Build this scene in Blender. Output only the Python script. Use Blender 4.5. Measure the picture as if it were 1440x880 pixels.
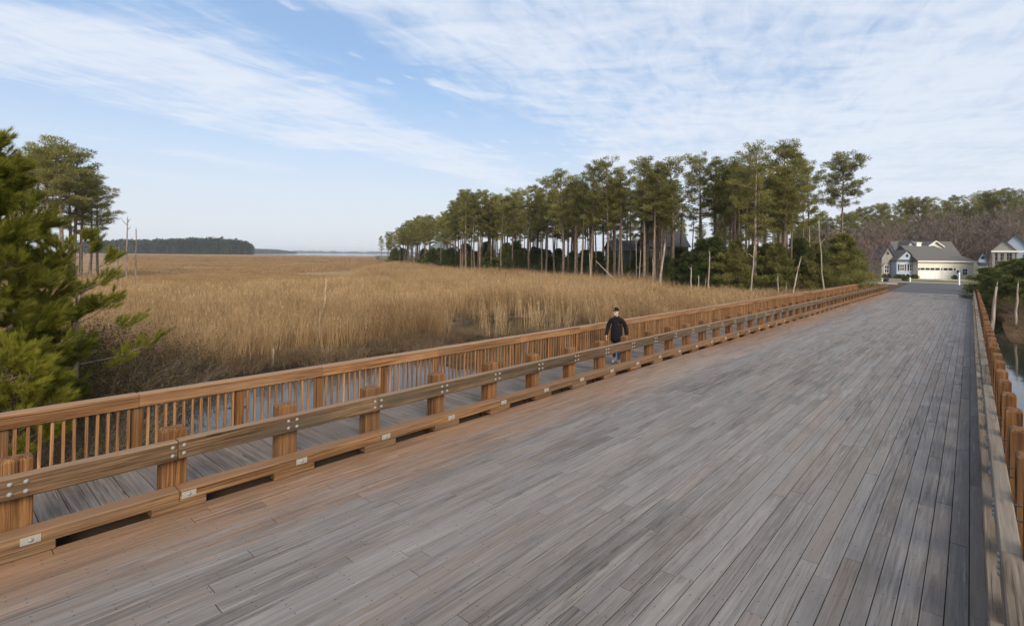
import bpy, math, random
import numpy as np
from mathutils import Matrix, Vector, noise as mnoise

for _o in list(bpy.data.objects):
    bpy.data.objects.remove(_o)
SC = bpy.context.scene
COL = SC.collection
R = math.radians

# ------------------------------------------------------------------ camera
F = 730.0                      # focal length in photo pixels (1440 wide)
TH = math.atan(645.0 / F)      # the bridge runs along +Y, the camera looks this far left of it
ROLL = 0.0095
CZ = 3.31
ST, CT = math.sin(TH), math.cos(TH)
cam_d = bpy.data.cameras.new('camera')
cam_d.sensor_width = 36.0
cam_d.lens = 36.0 * F / 1440.0
cam_d.shift_y = -(440.0 - 358.0) / 1440.0
cam_d.clip_end = 30000.0
cam_d.clip_start = 0.05
cam = bpy.data.objects.new('camera', cam_d)
COL.objects.link(cam)
cam.matrix_world = (Matrix.Translation((0, 0, CZ)) @ Matrix.Rotation(TH, 4, 'Z')
                    @ Matrix.Rotation(R(90), 4, 'X') @ Matrix.Rotation(ROLL, 4, 'Z'))
SC.camera = cam

# ------------------------------------------------------------------ light and sky
SUN_AZ = (0.86, -0.51)         # the sun stands to the right and behind
SUN_EL = R(29)
wd = bpy.data.worlds.new('World')
SC.world = wd
wd.use_nodes = True
SKY_STRENGTH = 0.085
SUN_STRENGTH = 2.3
EXPOSURE = 0.78
SC.view_settings.view_transform = 'Standard'
SC.view_settings.look = 'None'
SC.view_settings.exposure = EXPOSURE
SC.view_settings.gamma = 1.0
SC.view_settings.use_curve_mapping = False
SC.cycles.use_denoising = True
SC.cycles.use_adaptive_sampling = True
SC.cycles.adaptive_threshold = 0.02
SC.cycles.max_bounces = 4
SC.cycles.diffuse_bounces = 2
SC.cycles.transparent_max_bounces = 8

sun_d = bpy.data.lights.new('sun', 'SUN')
sun_d.energy = SUN_STRENGTH
sun_d.angle = R(26)
sun_d.color = (1.0, 0.88, 0.72)
sun = bpy.data.objects.new('sun', sun_d)
COL.objects.link(sun)
_sv = Vector((SUN_AZ[0] * math.cos(SUN_EL), SUN_AZ[1] * math.cos(SUN_EL), math.sin(SUN_EL)))
sun.rotation_euler = _sv.to_track_quat('Z', 'Y').to_euler()
sun.location = (20, -15, 30)


class NT:
    """small helper round a node tree"""
    def __init__(s, tree):
        s.t = tree
        s.n = tree.nodes
        s.l = tree.links

    def new(s, typ, **kw):
        n = s.n.new(typ)
        for k, v in kw.items():
            setattr(n, k, v)
        return n

    def put(s, sock, v):
        if hasattr(v, 'is_linked'):
            s.l.new(v, sock)
        else:
            sock.default_value = v

    def math(s, op, a, b=0.0, c=None, clamp=False):
        n = s.new('ShaderNodeMath', operation=op, use_clamp=clamp)
        s.put(n.inputs[0], a)
        s.put(n.inputs[1], b)
        if c is not None:
            s.put(n.inputs[2], c)
        return n.outputs[0]

    def vmath(s, op, a, b=(0, 0, 0)):
        n = s.new('ShaderNodeVectorMath', operation=op)
        s.put(n.inputs[0], a)
        s.put(n.inputs[1], b)
        return n.outputs[0]

    def smooth(s, v, lo, hi):
        n = s.new('ShaderNodeMapRange', interpolation_type='SMOOTHSTEP')
        s.put(n.inputs['Value'], v)
        s.put(n.inputs['From Min'], lo)
        s.put(n.inputs['From Max'], hi)
        return n.outputs['Result']

    def noise(s, vec, scale=1.0, detail=3.0, rough=0.55, dist=0.0):
        n = s.new('ShaderNodeTexNoise')
        s.put(n.inputs['Vector'], vec)
        n.inputs['Scale'].default_value = scale
        n.inputs['Detail'].default_value = detail
        n.inputs['Roughness'].default_value = rough
        n.inputs['Distortion'].default_value = dist
        return n.outputs['Fac']

    def mix(s, fac, a, b, blend='MIX'):
        n = s.new('ShaderNodeMix', data_type='RGBA', blend_type=blend)
        s.put(n.inputs[0], fac)
        s.put(n.inputs[6], a)
        s.put(n.inputs[7], b)
        return n.outputs[2]

    def ramp(s, fac, stops):
        n = s.new('ShaderNodeValToRGB')
        s.put(n.inputs[0], fac)
        e = n.color_ramp.elements
        while len(e) < len(stops):
            e.new(0.5)
        for el, (p, c) in zip(e, stops):
            el.position = p
            el.color = (c[0], c[1], c[2], 1)
        return n.outputs[0]

    def scale_vec(s, vec, sc):
        n = s.new('ShaderNodeVectorMath', operation='MULTIPLY')
        s.put(n.inputs[0], vec)
        n.inputs[1].default_value = sc
        return n.outputs[0]

    def comb(s, x, y, z):
        n = s.new('ShaderNodeCombineXYZ')
        s.put(n.inputs[0], x)
        s.put(n.inputs[1], y)
        s.put(n.inputs[2], z)
        return n.outputs[0]

    def sep(s, v):
        n = s.new('ShaderNodeSeparateXYZ')
        s.put(n.inputs[0], v)
        return n.outputs


def build_world():
    w = NT(wd.node_tree)
    w.n.clear()
    out = w.new('ShaderNodeOutputWorld')
    bg = w.new('ShaderNodeBackground')
    bg.inputs[1].default_value = SKY_STRENGTH
    sky = w.new('ShaderNodeTexSky', sky_type='NISHITA')
    sky.sun_disc = False
    sky.sun_elevation = SUN_EL
    sky.sun_rotation = math.atan2(SUN_AZ[0], SUN_AZ[1])
    sky.air_density = 1.0
    sky.dust_density = 1.2
    sky.ozone_density = 1.4
    d = w.new('ShaderNodeTexCoord').outputs['Generated']
    o = w.sep(d)
    z = w.math('MAXIMUM', o[2], 0.035)
    u = w.math('DIVIDE', o[0], z)
    v = w.math('DIVIDE', o[1], z)
    # axes of the cloud streets, on a flat layer one unit up
    # P runs along the view, Q to the right
    P = w.math('ADD', w.math('MULTIPLY', u, -ST), w.math('MULTIPLY', v, CT))
    Q = w.math('ADD', w.math('MULTIPLY', u, CT), w.math('MULTIPLY', v, ST))
    A = w.math('ADD', w.math('MULTIPLY', P, 0.906), w.math('MULTIPLY', Q, 0.423))   # along the street
    C = w.math('ADD', w.math('MULTIPLY', P, -0.423), w.math('MULTIPLY', Q, 0.906))  # across it
    big = w.noise(w.comb(w.math('MULTIPLY', A, 0.35), w.math('MULTIPLY', C, 0.9), 3.1), 1.0, 4.0, 0.55)
    cw = w.math('ADD', C, w.math('MULTIPLY', w.math('SUBTRACT', big, 0.5), 2.6))
    street = w.math('MULTIPLY', w.smooth(cw, -4.2, -3.2), w.math('SUBTRACT', 1.0, w.smooth(cw, -2.8, -1.9)))
    sheet = w.smooth(cw, -2.1, -0.9)
    other = w.smooth(w.noise(w.comb(w.math('MULTIPLY', A, 0.10), w.math('MULTIPLY', C, 0.35), 9.7), 1.0, 3.0), 0.58, 0.75)
    other = w.math('MULTIPLY', other, w.math('SUBTRACT', 1.0, w.smooth(C, -5.6, -4.4)))
    # fine cells: two stretched noises
    f1 = w.noise(w.comb(w.math('MULTIPLY', A, 2.6), w.math('MULTIPLY', C, 7.0), 0.3), 1.0, 5.0, 0.6, 0.6)
    f2 = w.noise(w.comb(w.math('MULTIPLY', P, 4.2), w.math('MULTIPLY', Q, 1.9), 5.3), 1.0, 4.0, 0.55, 0.9)
    f3 = w.noise(w.comb(w.math('MULTIPLY', P, 1.1), w.math('MULTIPLY', Q, 0.8), 7.7), 1.0, 4.0, 0.5)
    tex = w.math('ADD', w.math('MULTIPLY', f1, 0.55), w.math('MULTIPLY', f2, 0.45))
    base = w.math('MAXIMUM', w.math('MULTIPLY', street, 0.74), w.math('MULTIPLY', sheet, 0.80))
    base = w.math('MAXIMUM', base, w.math('MULTIPLY', other, 0.5))
    puff = w.smooth(w.noise(w.comb(w.math('MULTIPLY', A, 1.5), w.math('MULTIPLY', C, 3.4), 21.0), 1.0, 3.0, 0.5), 0.54, 0.68)
    base = w.math('MAXIMUM', base, w.math('MULTIPLY', w.math('MULTIPLY', puff, w.smooth(C, -3.2, -2.4)), 0.62))
    dens = w.math('ADD', base, w.math('MULTIPLY', w.math('SUBTRACT', tex, 0.5), 2.1))
    dens = w.math('ADD', dens, w.math('MULTIPLY', w.math('SUBTRACT', f3, 0.5), 1.6))
    dens = w.math('MULTIPLY', w.smooth(dens, 0.0, 1.15), w.smooth(base, 0.0, 0.42))
    dens = w.math('MULTIPLY', dens, 0.88)
    # everything far out on the layer melts into pale air near the horizon
    low = w.math('SUBTRACT', 1.0, w.smooth(o[2], 0.0, 0.36))
    skyc = w.mix(0.45, sky.outputs[0], (2.9, 4.4, 6.9, 1))
    pale = w.mix(w.math('MULTIPLY', low, 0.85), skyc, (5.4, 5.6, 6.0, 1))
    col = w.mix(dens, pale, (5.5, 5.9, 6.6, 1))
    w.l.new(col, bg.inputs[0])
    w.l.new(bg.outputs[0], out.inputs[0])


build_world()

# ------------------------------------------------------------------ placing helpers


def at(px, Z):
    """ground point for a photo column and a depth along the view axis"""
    xc = (px - 720.0) / F * Z
    return (-ST * Z + CT * xc, CT * Z + ST * xc)


def hz(px):
    return 358.0 + ROLL * (px - 720.0)


def zat(px, y, Z):
    return CZ + (hz(px) - y) / F * Z


def pz(x, y):
    """inverse of at(): photo column and depth of a ground point"""
    Z = -ST * x + CT * y
    xc = CT * x + ST * y
    return (720.0 + F * xc / Z if Z > 0.5 else None), Z


def link(o, parent=None):
    COL.objects.link(o)
    if parent is not None:
        o.parent = parent
    return o


def tag(o, label=None, cat=None, group=None, kind=None):
    if label:
        o['label'] = label
    if cat:
        o['category'] = cat
    if group:
        o['group'] = group
    if kind:
        o['kind'] = kind
    return o


def empty(name, loc=(0, 0, 0), rz=0.0, label=None, cat=None, group=None):
    o = bpy.data.objects.new(name, None)
    o.empty_display_size = 0.3
    COL.objects.link(o)
    o.location = loc
    o.rotation_euler = (0, 0, rz)
    return tag(o, label, cat, group)


def mobj(name, me, parent=None, loc=(0, 0, 0), rot=(0, 0, 0), scale=(1, 1, 1)):
    o = bpy.data.objects.new(name, me)
    link(o, parent)
    o.location = loc
    o.rotation_euler = rot
    o.scale = scale
    return o


def copy_tree(o, parent=None, depth=0):
    c = o.copy()
    COL.objects.link(c)
    c.parent = parent
    for ch in list(o.children):
        copy_tree(ch, c, depth + 1)
    return c


class MB:
    """collects geometry for one mesh"""
    def __init__(s):
        s.v = []
        s.f = []
        s.m = []

    def add(s, vs, fs, mi=0):
        b = len(s.v)
        s.v.extend(vs)
        for f in fs:
            s.f.append(tuple(i + b for i in f))
            s.m.append(mi)

    def box(s, x0, x1, y0, y1, z0, z1, mi=0):
        s.add([(x0, y0, z0), (x1, y0, z0), (x1, y1, z0), (x0, y1, z0), (x0, y0, z1), (x1, y0, z1), (x1, y1, z1), (x0, y1, z1)],
              [(0, 3, 2, 1), (4, 5, 6, 7), (0, 1, 5, 4), (1, 2, 6, 5), (2, 3, 7, 6), (3, 0, 4, 7)], mi)

    def cbox(s, x0, x1, y0, y1, z0, z1, c=0.006, mi=0):
        """box with all twelve edges chamfered"""
        c = min(c, (x1 - x0) * .4, (y1 - y0) * .4, (z1 - z0) * .4)
        vs = []
        idx = {}
        for ix, (xo, xi) in enumerate(((x0, x0 + c), (x1, x1 - c))):
            for iy, (yo, yi) in enumerate(((y0, y0 + c), (y1, y1 - c))):
                for iz, (zo, zi) in enumerate(((z0, z0 + c), (z1, z1 - c))):
                    idx[(ix, iy, iz, 'x')] = len(vs); vs.append((xo, yi, zi))
                    idx[(ix, iy, iz, 'y')] = len(vs); vs.append((xi, yo, zi))
                    idx[(ix, iy, iz, 'z')] = len(vs); vs.append((xi, yi, zo))
        fs = []
        g = lambda *k: idx[k]
        for i in (0, 1):
            q = [g(i, 0, 0, 'x'), g(i, 1, 0, 'x'), g(i, 1, 1, 'x'), g(i, 0, 1, 'x')]
            fs.append(q if i else q[::-1])
            q = [g(0, i, 0, 'y'), g(1, i, 0, 'y'), g(1, i, 1, 'y'), g(0, i, 1, 'y')]
            fs.append(q[::-1] if i else q)
            q = [g(0, 0, i, 'z'), g(1, 0, i, 'z'), g(1, 1, i, 'z'), g(0, 1, i, 'z')]
            fs.append(q if i else q[::-1])
        for a in (0, 1):
            for b in (0, 1):
                q = [g(a, b, 0, 'x'), g(a, b, 0, 'y'), g(a, b, 1, 'y'), g(a, b, 1, 'x')]
                fs.append(q if a == b else q[::-1])
                q = [g(a, 0, b, 'x'), g(a, 1, b, 'x'), g(a, 1, b, 'z'), g(a, 0, b, 'z')]
                fs.append(q if a != b else q[::-1])
                q = [g(0, a, b, 'y'), g(1, a, b, 'y'), g(1, a, b, 'z'), g(0, a, b, 'z')]
                fs.append(q[::-1] if a != b else q)
                for cc in (0, 1):
                    t = [g(a, b, cc, 'x'), g(a, b, cc, 'y'), g(a, b, cc, 'z')]
                    fs.append(t if (a + b + cc) % 2 == 1 else t[::-1])
        s.add(vs, fs, mi)

    def tube(s, pts, rads, n=6, mi=0, cap=True):
        rings = []
        prev = None
        k = len(pts)
        for i in range(k):
            p = Vector(pts[i])
            d = Vector(pts[min(i + 1, k - 1)]) - Vector(pts[max(i - 1, 0)])
            if d.length < 1e-9:
                d = Vector((0, 0, 1))
            d.normalize()
            if prev is None:
                a = d.orthogonal().normalized()
            else:
                a = prev - d * prev.dot(d)
                a = a.normalized() if a.length > 1e-6 else d.orthogonal().normalized()
            prev = a
            b = d.cross(a)
            rings.append([tuple(p + (a * math.cos(2 * math.pi * j / n) + b * math.sin(2 * math.pi * j / n)) * rads[i]) for j in range(n)])
        vs = [v for r in rings for v in r]
        fs = []
        for i in range(k - 1):
            for j in range(n):
                fs.append((i * n + j, i * n + (j + 1) % n, (i + 1) * n + (j + 1) % n, (i + 1) * n + j))
        if cap:
            fs.append(tuple(range(n - 1, -1, -1)))
            fs.append(tuple((k - 1) * n + j for j in range(n)))
        s.add(vs, fs, mi)

    def prism(s, poly, y0, y1, mi=0):
        """polygon in x,z pulled along y"""
        n = len(poly)
        vs = [(x, y0, z) for x, z in poly] + [(x, y1, z) for x, z in poly]
        fs = [tuple(range(n)), tuple(range(2 * n - 1, n - 1, -1))]
        for i in range(n):
            j = (i + 1) % n
            fs.append((j, i, n + i, n + j))
        s.add(vs, fs, mi)

    def ball(s, c, r, seg=10, rings=6, mi=0):
        vs = []
        fs = []
        for i in range(rings + 1):
            t = math.pi * i / rings
            for j in range(seg):
                a = 2 * math.pi * j / seg
                vs.append((c[0] + r[0] * math.sin(t) * math.cos(a), c[1] + r[1] * math.sin(t) * math.sin(a), c[2] + r[2] * math.cos(t)))
        for i in range(rings):
            for j in range(seg):
                fs.append((i * seg + j, (i + 1) * seg + j, (i + 1) * seg + (j + 1) % seg, i * seg + (j + 1) % seg))
        s.add(vs, fs, mi)

    def mesh(s, name, mats, smooth=False):
        me = bpy.data.meshes.new(name)
        me.from_pydata(s.v, [], s.f)
        if not isinstance(mats, (list, tuple)):
            mats = [mats]
        for m in mats:
            me.materials.append(m)
        if len(mats) > 1:
            me.polygons.foreach_set('material_index', s.m)
        if smooth:
            me.polygons.foreach_set('use_smooth', [True] * len(me.polygons))
        me.update()
        return me

    def obj(s, name, mats, parent=None, smooth=False, **kw):
        return mobj(name, s.mesh(name, mats, smooth), parent, **kw)


def tri_mesh(name, V, mats, mi=None):
    """V: (n,3,3) array of loose triangles"""
    V = np.asarray(V, dtype=np.float32)
    n = len(V)
    me = bpy.data.meshes.new(name)
    me.vertices.add(n * 3)
    me.vertices.foreach_set('co', V.reshape(-1))
    me.loops.add(n * 3)
    me.loops.foreach_set('vertex_index', np.arange(n * 3, dtype=np.int32))
    me.polygons.add(n)
    me.polygons.foreach_set('loop_start', np.arange(0, n * 3, 3, dtype=np.int32))
    me.polygons.foreach_set('loop_total', np.full(n, 3, dtype=np.int32))
    for m in (mats if isinstance(mats, (list, tuple)) else [mats]):
        me.materials.append(m)
    if mi is not None:
        me.polygons.foreach_set('material_index', np.asarray(mi, dtype=np.int32))
    me.update()
    me.validate()
    return me


# ------------------------------------------------------------------ materials
def new_mat(name):
    m = bpy.data.materials.new(name)
    m.use_nodes = True
    t = NT(m.node_tree)
    b = t.n['Principled BSDF']
    return m, t, b


def plain(name, col, rough=0.7, metal=0.0, vary=0.12, scale=3.0, bump=0.0, spec=0.3):
    m, t, b = new_mat(name)
    tc = t.new('ShaderNodeTexCoord').outputs['Object']
    n = t.noise(tc, scale, 5.0, 0.6)
    c = t.mix(n, tuple(x * (1 - vary) for x in col) + (1,), tuple(min(1, x * (1 + vary)) for x in col) + (1,))
    t.l.new(c, b.inputs['Base Color'])
    b.inputs['Roughness'].default_value = rough
    b.inputs['Metallic'].default_value = metal
    b.inputs['Specular IOR Level'].default_value = spec
    if bump:
        bp = t.new('ShaderNodeBump')
        bp.inputs['Strength'].default_value = bump
        bp.inputs['Distance'].default_value = 0.02
        t.l.new(t.noise(tc, scale * 6, 4.0), bp.inputs['Height'])
        t.l.new(bp.outputs[0], b.inputs['Normal'])
    return m


def rand_id(t):
    """one random number per object and per loose piece"""
    oi = t.new('ShaderNodeObjectInfo').outputs['Random']
    gi = t.new('ShaderNodeNewGeometry').outputs['Random Per Island']
    return t.math('FRACT', t.math('ADD', oi, gi))


def wood(name, cols, axis='Y', grain=1.0, rough=0.75, weather=None, wfac=0.5, top_weather=None, bump=0.35, tone=0.35, extra=None):
    """timber: long grain, knots, a tone of its own for each piece"""
    m, t, b = new_mat(name)
    tc = t.new('ShaderNodeTexCoord').outputs['Object']
    r = rand_id(t)
    off = t.comb(t.math('MULTIPLY', r, 37.0), t.math('MULTIPLY', r, 91.0), t.math('MULTIPLY', r, 53.0))
    p = t.vmath('ADD', tc, off)
    sc = {'X': (0.8, 22, 22), 'Y': (22, 0.8, 22), 'Z': (22, 22, 0.8)}[axis]
    ps = t.scale_vec(p, tuple(x * grain for x in sc))
    warp = t.noise(t.scale_vec(p, tuple(x * 0.22 * grain for x in sc)), 1.0, 2.0)
    psw = t.vmath('ADD', ps, t.comb(t.math('MULTIPLY', warp, 2.2), t.math('MULTIPLY', warp, 2.2), t.math('MULTIPLY', warp, 2.2)))
    g1 = t.noise(psw, 1.0, 6.0, 0.65)
    g2 = t.noise(t.scale_vec(p, {'X': (0.5, 4, 4), 'Y': (4, 0.5, 4), 'Z': (4, 4, 0.5)}[axis]), 1.0, 3.0, 0.6)
    wv = t.new('ShaderNodeTexWave', wave_type='RINGS', rings_direction=axis, wave_profile='SIN')
    t.l.new(t.vmath('ADD', t.scale_vec(p, {'X': (0.35, 1, 1), 'Y': (1, 0.35, 1), 'Z': (1, 1, 0.35)}[axis]), t.comb(t.math('MULTIPLY', warp, .25), t.math('MULTIPLY', warp, .25), t.math('MULTIPLY', warp, .25))), wv.inputs['Vector'])
    wv.inputs['Scale'].default_value = 9.0
    wv.inputs['Distortion'].default_value = 3.0
    wv.inputs['Detail'].default_value = 2.0
    wv.inputs['Detail Scale'].default_value = 1.2
    g = t.math('ADD', t.math('ADD', t.math('MULTIPLY', g1, 0.68), t.math('MULTIPLY', g2, 0.24)), t.math('MULTIPLY', wv.outputs['Fac'], 0.08))
    c = t.ramp(g, [(0.34, cols[0]), (0.49, cols[1]), (0.66, cols[2])])
    # knots
    kv = t.new('ShaderNodeTexVoronoi')
    ks = {'X': (0.9, 5, 5), 'Y': (5, 0.9, 5), 'Z': (5, 5, 0.9)}[axis]
    t.l.new(t.scale_vec(p, ks), kv.inputs['Vector'])
    kv.inputs['Scale'].default_value = 0.8
    k = t.math('SUBTRACT', 1.0, t.smooth(kv.outputs['Distance'], 0.05, 0.11))
    c = t.mix(t.math('MULTIPLY', k, 0.65), c, tuple(x * 0.35 for x in cols[0]) + (1,))
    # drying cracks
    cr = t.noise(t.scale_vec(p, {'X': (0.9, 55, 55), 'Y': (55, 0.9, 55), 'Z': (55, 55, 0.9)}[axis]), 1.0, 2.0, 0.5)
    c = t.mix(t.math('MULTIPLY', t.smooth(cr, 0.62, 0.70), 0.75), c, tuple(x * 0.22 for x in cols[0]) + (1,))
    # tone of the piece
    tn = t.math('ADD', 1.0 - tone * 0.5, t.math('MULTIPLY', t.math('FRACT', t.math('MULTIPLY', r, 7.31)), tone))
    c = t.mix(1.0, c, t.comb(tn, tn, tn), 'MULTIPLY')
    if weather:
        wn = t.noise(t.scale_vec(p, {'X': (0.5, 3, 3), 'Y': (3, 0.5, 3), 'Z': (3, 3, 0.5)}[axis]), 1.0, 5.0, 0.6)
        wn = t.math('ADD', wn, t.math('MULTIPLY', t.math('SUBTRACT', t.math('FRACT', t.math('MULTIPLY', r, 13.7)), 0.5), 0.35))
        c = t.mix(t.math('MULTIPLY', t.smooth(wn, 0.35, 0.68), wfac), c, weather + (1,))
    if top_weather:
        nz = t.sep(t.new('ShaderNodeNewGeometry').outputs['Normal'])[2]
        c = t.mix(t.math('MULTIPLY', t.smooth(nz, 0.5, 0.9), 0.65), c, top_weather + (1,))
    if extra:
        c = extra(t, c, p, r)
    t.l.new(c, b.inputs['Base Color'])
    b.inputs['Roughness'].default_value = rough
    b.inputs['Specular IOR Level'].default_value = 0.45 if rough < .7 else 0.25
    bp = t.new('ShaderNodeBump')
    bp.inputs['Strength'].default_value = bump
    bp.inputs['Distance'].default_value = 0.006
    t.l.new(g, bp.inputs['Height'])
    t.l.new(bp.outputs[0], b.inputs['Normal'])
    return m


def deck_extra(t, c, p, r):
    """clay-coloured dirt washed along the left curb, boards darkening towards the right one, nail heads"""
    pos = t.new('ShaderNodeNewGeometry').outputs['Position']
    o = t.sep(pos)
    n1 = t.noise(t.scale_vec(pos, (1.2, 0.22, 1)), 1.0, 5.0, 0.6)
    n2 = t.noise(t.scale_vec(pos, (7.0, 0.5, 1)), 1.0, 4.0, 0.6)
    xl = t.math('ADD', o[0], t.math('ADD', t.math('MULTIPLY', t.math('SUBTRACT', n1, 0.5), 2.2), t.math('MULTIPLY', t.math('SUBTRACT', n2, 0.5), 1.1)))
    left = t.math('SUBTRACT', 1.0, t.smooth(xl, -7.35, -5.9))
    c = t.mix(t.math('MULTIPLY', left, 0.9), c, t.mix(1.0, c, t.mix(n2, (1.05, 0.62, 0.34, 1), (1.75, 1.12, 0.66, 1)), 'MULTIPLY'))
    c = t.mix(t.math('MULTIPLY', left, 0.25), c, t.mix(n2, (0.14, 0.07, 0.03, 1), (0.36, 0.20, 0.10, 1)))
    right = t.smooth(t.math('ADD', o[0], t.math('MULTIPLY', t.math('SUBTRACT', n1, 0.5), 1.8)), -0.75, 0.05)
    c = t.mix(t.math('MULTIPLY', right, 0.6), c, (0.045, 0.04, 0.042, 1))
    # broad worn lanes, a little paler
    lane = t.noise(t.scale_vec(pos, (0.55, 0.05, 1)), 1.0, 3.0)
    c = t.mix(t.math('MULTIPLY', t.smooth(lane, 0.45, 0.7), 0.35), c, (0.285, 0.26, 0.24, 1))
    # brown blotches, and a browner or greyer cast board by board
    bl = t.noise(t.scale_vec(pos, (1.6, 0.55, 1)), 1.0, 6.0, 0.65)
    c = t.mix(t.math('MULTIPLY', t.smooth(bl, 0.52, 0.72), 0.45), c, (0.095, 0.068, 0.05, 1))
    c = t.mix(t.math('MULTIPLY', t.smooth(t.math('FRACT', t.math('MULTIPLY', r, 23.3)), 0.6, 1.0), 0.30), c, (0.19, 0.125, 0.08, 1))
    wear = t.noise(t.scale_vec(pos, (16, 0.9, 1)), 1.0, 4.0, 0.6)
    c = t.mix(t.math('MULTIPLY', t.smooth(wear, 0.58, 0.70), 0.28), c, (0.36, 0.335, 0.315, 1))
    # nail heads: two across the board every 0.6 m
    q = t.sep(pos)
    fy = t.math('ABSOLUTE', t.math('SUBTRACT', t.math('FRACT', t.math('ADD', t.math('DIVIDE', q[1], 0.61), t.math('MULTIPLY', r, 5.0))), 0.5))
    fx = t.math('ABSOLUTE', t.math('SUBTRACT', t.math('FRACT', t.math('DIVIDE', t.math('ADD', q[0], 7.665), 0.0895)), 0.5))
    dx = t.math('MULTIPLY', fx, 0.0895)
    dy = t.math('MULTIPLY', fy, 0.61)
    dd = t.math('SQRT', t.math('ADD', t.math('MULTIPLY', dx, dx), t.math('MULTIPLY', dy, dy)))
    c = t.mix(t.math('MULTIPLY', t.math('SUBTRACT', 1.0, t.smooth(dd, 0.006, 0.011)), 0.75), c, (0.02, 0.018, 0.016, 1))
    return c


M = {}
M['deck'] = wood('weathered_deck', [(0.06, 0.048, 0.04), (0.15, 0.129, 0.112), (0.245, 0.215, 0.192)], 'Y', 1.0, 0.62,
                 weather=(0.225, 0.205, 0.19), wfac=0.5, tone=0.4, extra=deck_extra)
M['walk'] = wood('weathered_walk', [(0.09, 0.07, 0.055), (0.17, 0.14, 0.115), (0.27, 0.225, 0.185)], 'X', 1.0, 0.8,
                 weather=(0.21, 0.19, 0.175), wfac=0.5, tone=0.4)
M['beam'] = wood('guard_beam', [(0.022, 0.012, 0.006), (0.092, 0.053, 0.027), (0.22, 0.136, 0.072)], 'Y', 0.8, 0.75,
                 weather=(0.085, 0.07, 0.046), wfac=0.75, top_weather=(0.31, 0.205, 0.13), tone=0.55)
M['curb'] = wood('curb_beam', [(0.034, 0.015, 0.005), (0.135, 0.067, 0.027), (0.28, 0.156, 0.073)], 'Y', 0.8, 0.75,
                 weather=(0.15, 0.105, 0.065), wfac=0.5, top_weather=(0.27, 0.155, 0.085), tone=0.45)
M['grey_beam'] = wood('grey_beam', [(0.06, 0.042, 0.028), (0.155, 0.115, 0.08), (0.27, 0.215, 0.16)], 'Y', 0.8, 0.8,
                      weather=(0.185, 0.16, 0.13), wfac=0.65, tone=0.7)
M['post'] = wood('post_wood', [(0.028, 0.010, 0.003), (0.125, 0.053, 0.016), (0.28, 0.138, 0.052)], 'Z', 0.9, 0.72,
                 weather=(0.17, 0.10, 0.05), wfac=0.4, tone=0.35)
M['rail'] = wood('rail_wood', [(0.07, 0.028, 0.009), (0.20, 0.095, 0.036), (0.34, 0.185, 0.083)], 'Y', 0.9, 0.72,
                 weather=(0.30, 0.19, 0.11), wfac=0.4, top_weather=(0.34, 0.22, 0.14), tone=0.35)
M['baluster'] = wood('baluster_wood', [(0.11, 0.046, 0.016), (0.23, 0.112, 0.045), (0.36, 0.205, 0.095)], 'Z', 1.2, 0.72, tone=0.5)
M['steel'] = plain('galvanised_steel', (0.26, 0.255, 0.24), 0.6, 0.3, 0.25, 30.0)
M['plate'] = plain('galvanised_plate', (0.34, 0.32, 0.28), 0.55, 0.3, 0.25, 18.0)
M['frame'] = plain('under_timber', (0.08, 0.055, 0.035), 0.9)


def foliage(name, dark, light, nscale=0.6, trans=0.25, patch=None):
    m = bpy.data.materials.new(name)
    m.use_nodes = True
    t = NT(m.node_tree)
    t.n.clear()
    out = t.new('ShaderNodeOutputMaterial')
    tc = t.new('ShaderNodeTexCoord').outputs['Object']
    oi = t.new('ShaderNodeObjectInfo').outputs['Random']
    isl = t.new('ShaderNodeNewGeometry').outputs['Random Per Island']
    n = t.noise(t.vmath('ADD', tc, t.comb(t.math('MULTIPLY', oi, 50.0), 0.0, 0.0)), nscale, 3.0)
    f = t.math('ADD', t.math('MULTIPLY', t.smooth(n, 0.3, 0.7), 0.55), t.math('MULTIPLY', isl, 0.45))
    f = t.math('ADD', f, t.math('MULTIPLY', t.math('SUBTRACT', oi, 0.5), 0.35), clamp=True)
    c = t.mix(f, dark + (1,), light + (1,))
    if patch:
        wp_ = t.noise(t.scale_vec(t.new('ShaderNodeNewGeometry').outputs['Position'], (.09, .09, 0)), 1.0, 5.0, 0.65)
        c = t.mix(t.math('MULTIPLY', t.smooth(wp_, 0.46, 0.66), 0.75), c, t.mix(1.0, c, patch + (1,), 'MULTIPLY'))
    d = t.new('ShaderNodeBsdfDiffuse')
    tr = t.new('ShaderNodeBsdfTranslucent')
    t.l.new(c, d.inputs[0])
    t.l.new(c, tr.inputs[0])
    mx = t.new('ShaderNodeMixShader')
    mx.inputs[0].default_value = trans
    t.l.new(d.outputs[0], mx.inputs[1])
    t.l.new(tr.outputs[0], mx.inputs[2])
    t.l.new(mx.outputs[0], out.inputs[0])
    return m


M['needles'] = foliage('pine_needles', (0.10, 0.11, 0.035), (0.36, 0.33, 0.105), 0.45, .5)
M['needles_near'] = foliage('near_pine_needles', (0.10, 0.115, 0.02), (0.42, 0.39, 0.06), 0.7, 0.5)
M['cedar'] = foliage('evergreen_needles', (0.055, 0.08, 0.024), (0.22, 0.235, 0.07), 0.5, .5)
M['far_leaf'] = foliage('far_wood_leaves', (0.032, 0.042, 0.024), (0.085, 0.09, 0.05), 0.05)
M['brown_leaf'] = foliage('dry_brown_leaves', (0.05, 0.035, 0.016), (0.15, 0.115, 0.045), 1.2)
M['reed'] = foliage('dry_reed', (0.27, 0.178, 0.09), (0.68, 0.48, 0.26), 0.35, 0.45, (.62, .56, .52))
M['reed_dull'] = foliage('dull_reed', (0.11, 0.075, 0.048), (0.30, 0.215, 0.13), 0.5, 0.3)
M['salt_grass'] = foliage('salt_grass', (0.24, 0.155, 0.08), (0.46, 0.31, 0.16), 0.1, 0.3)


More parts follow.
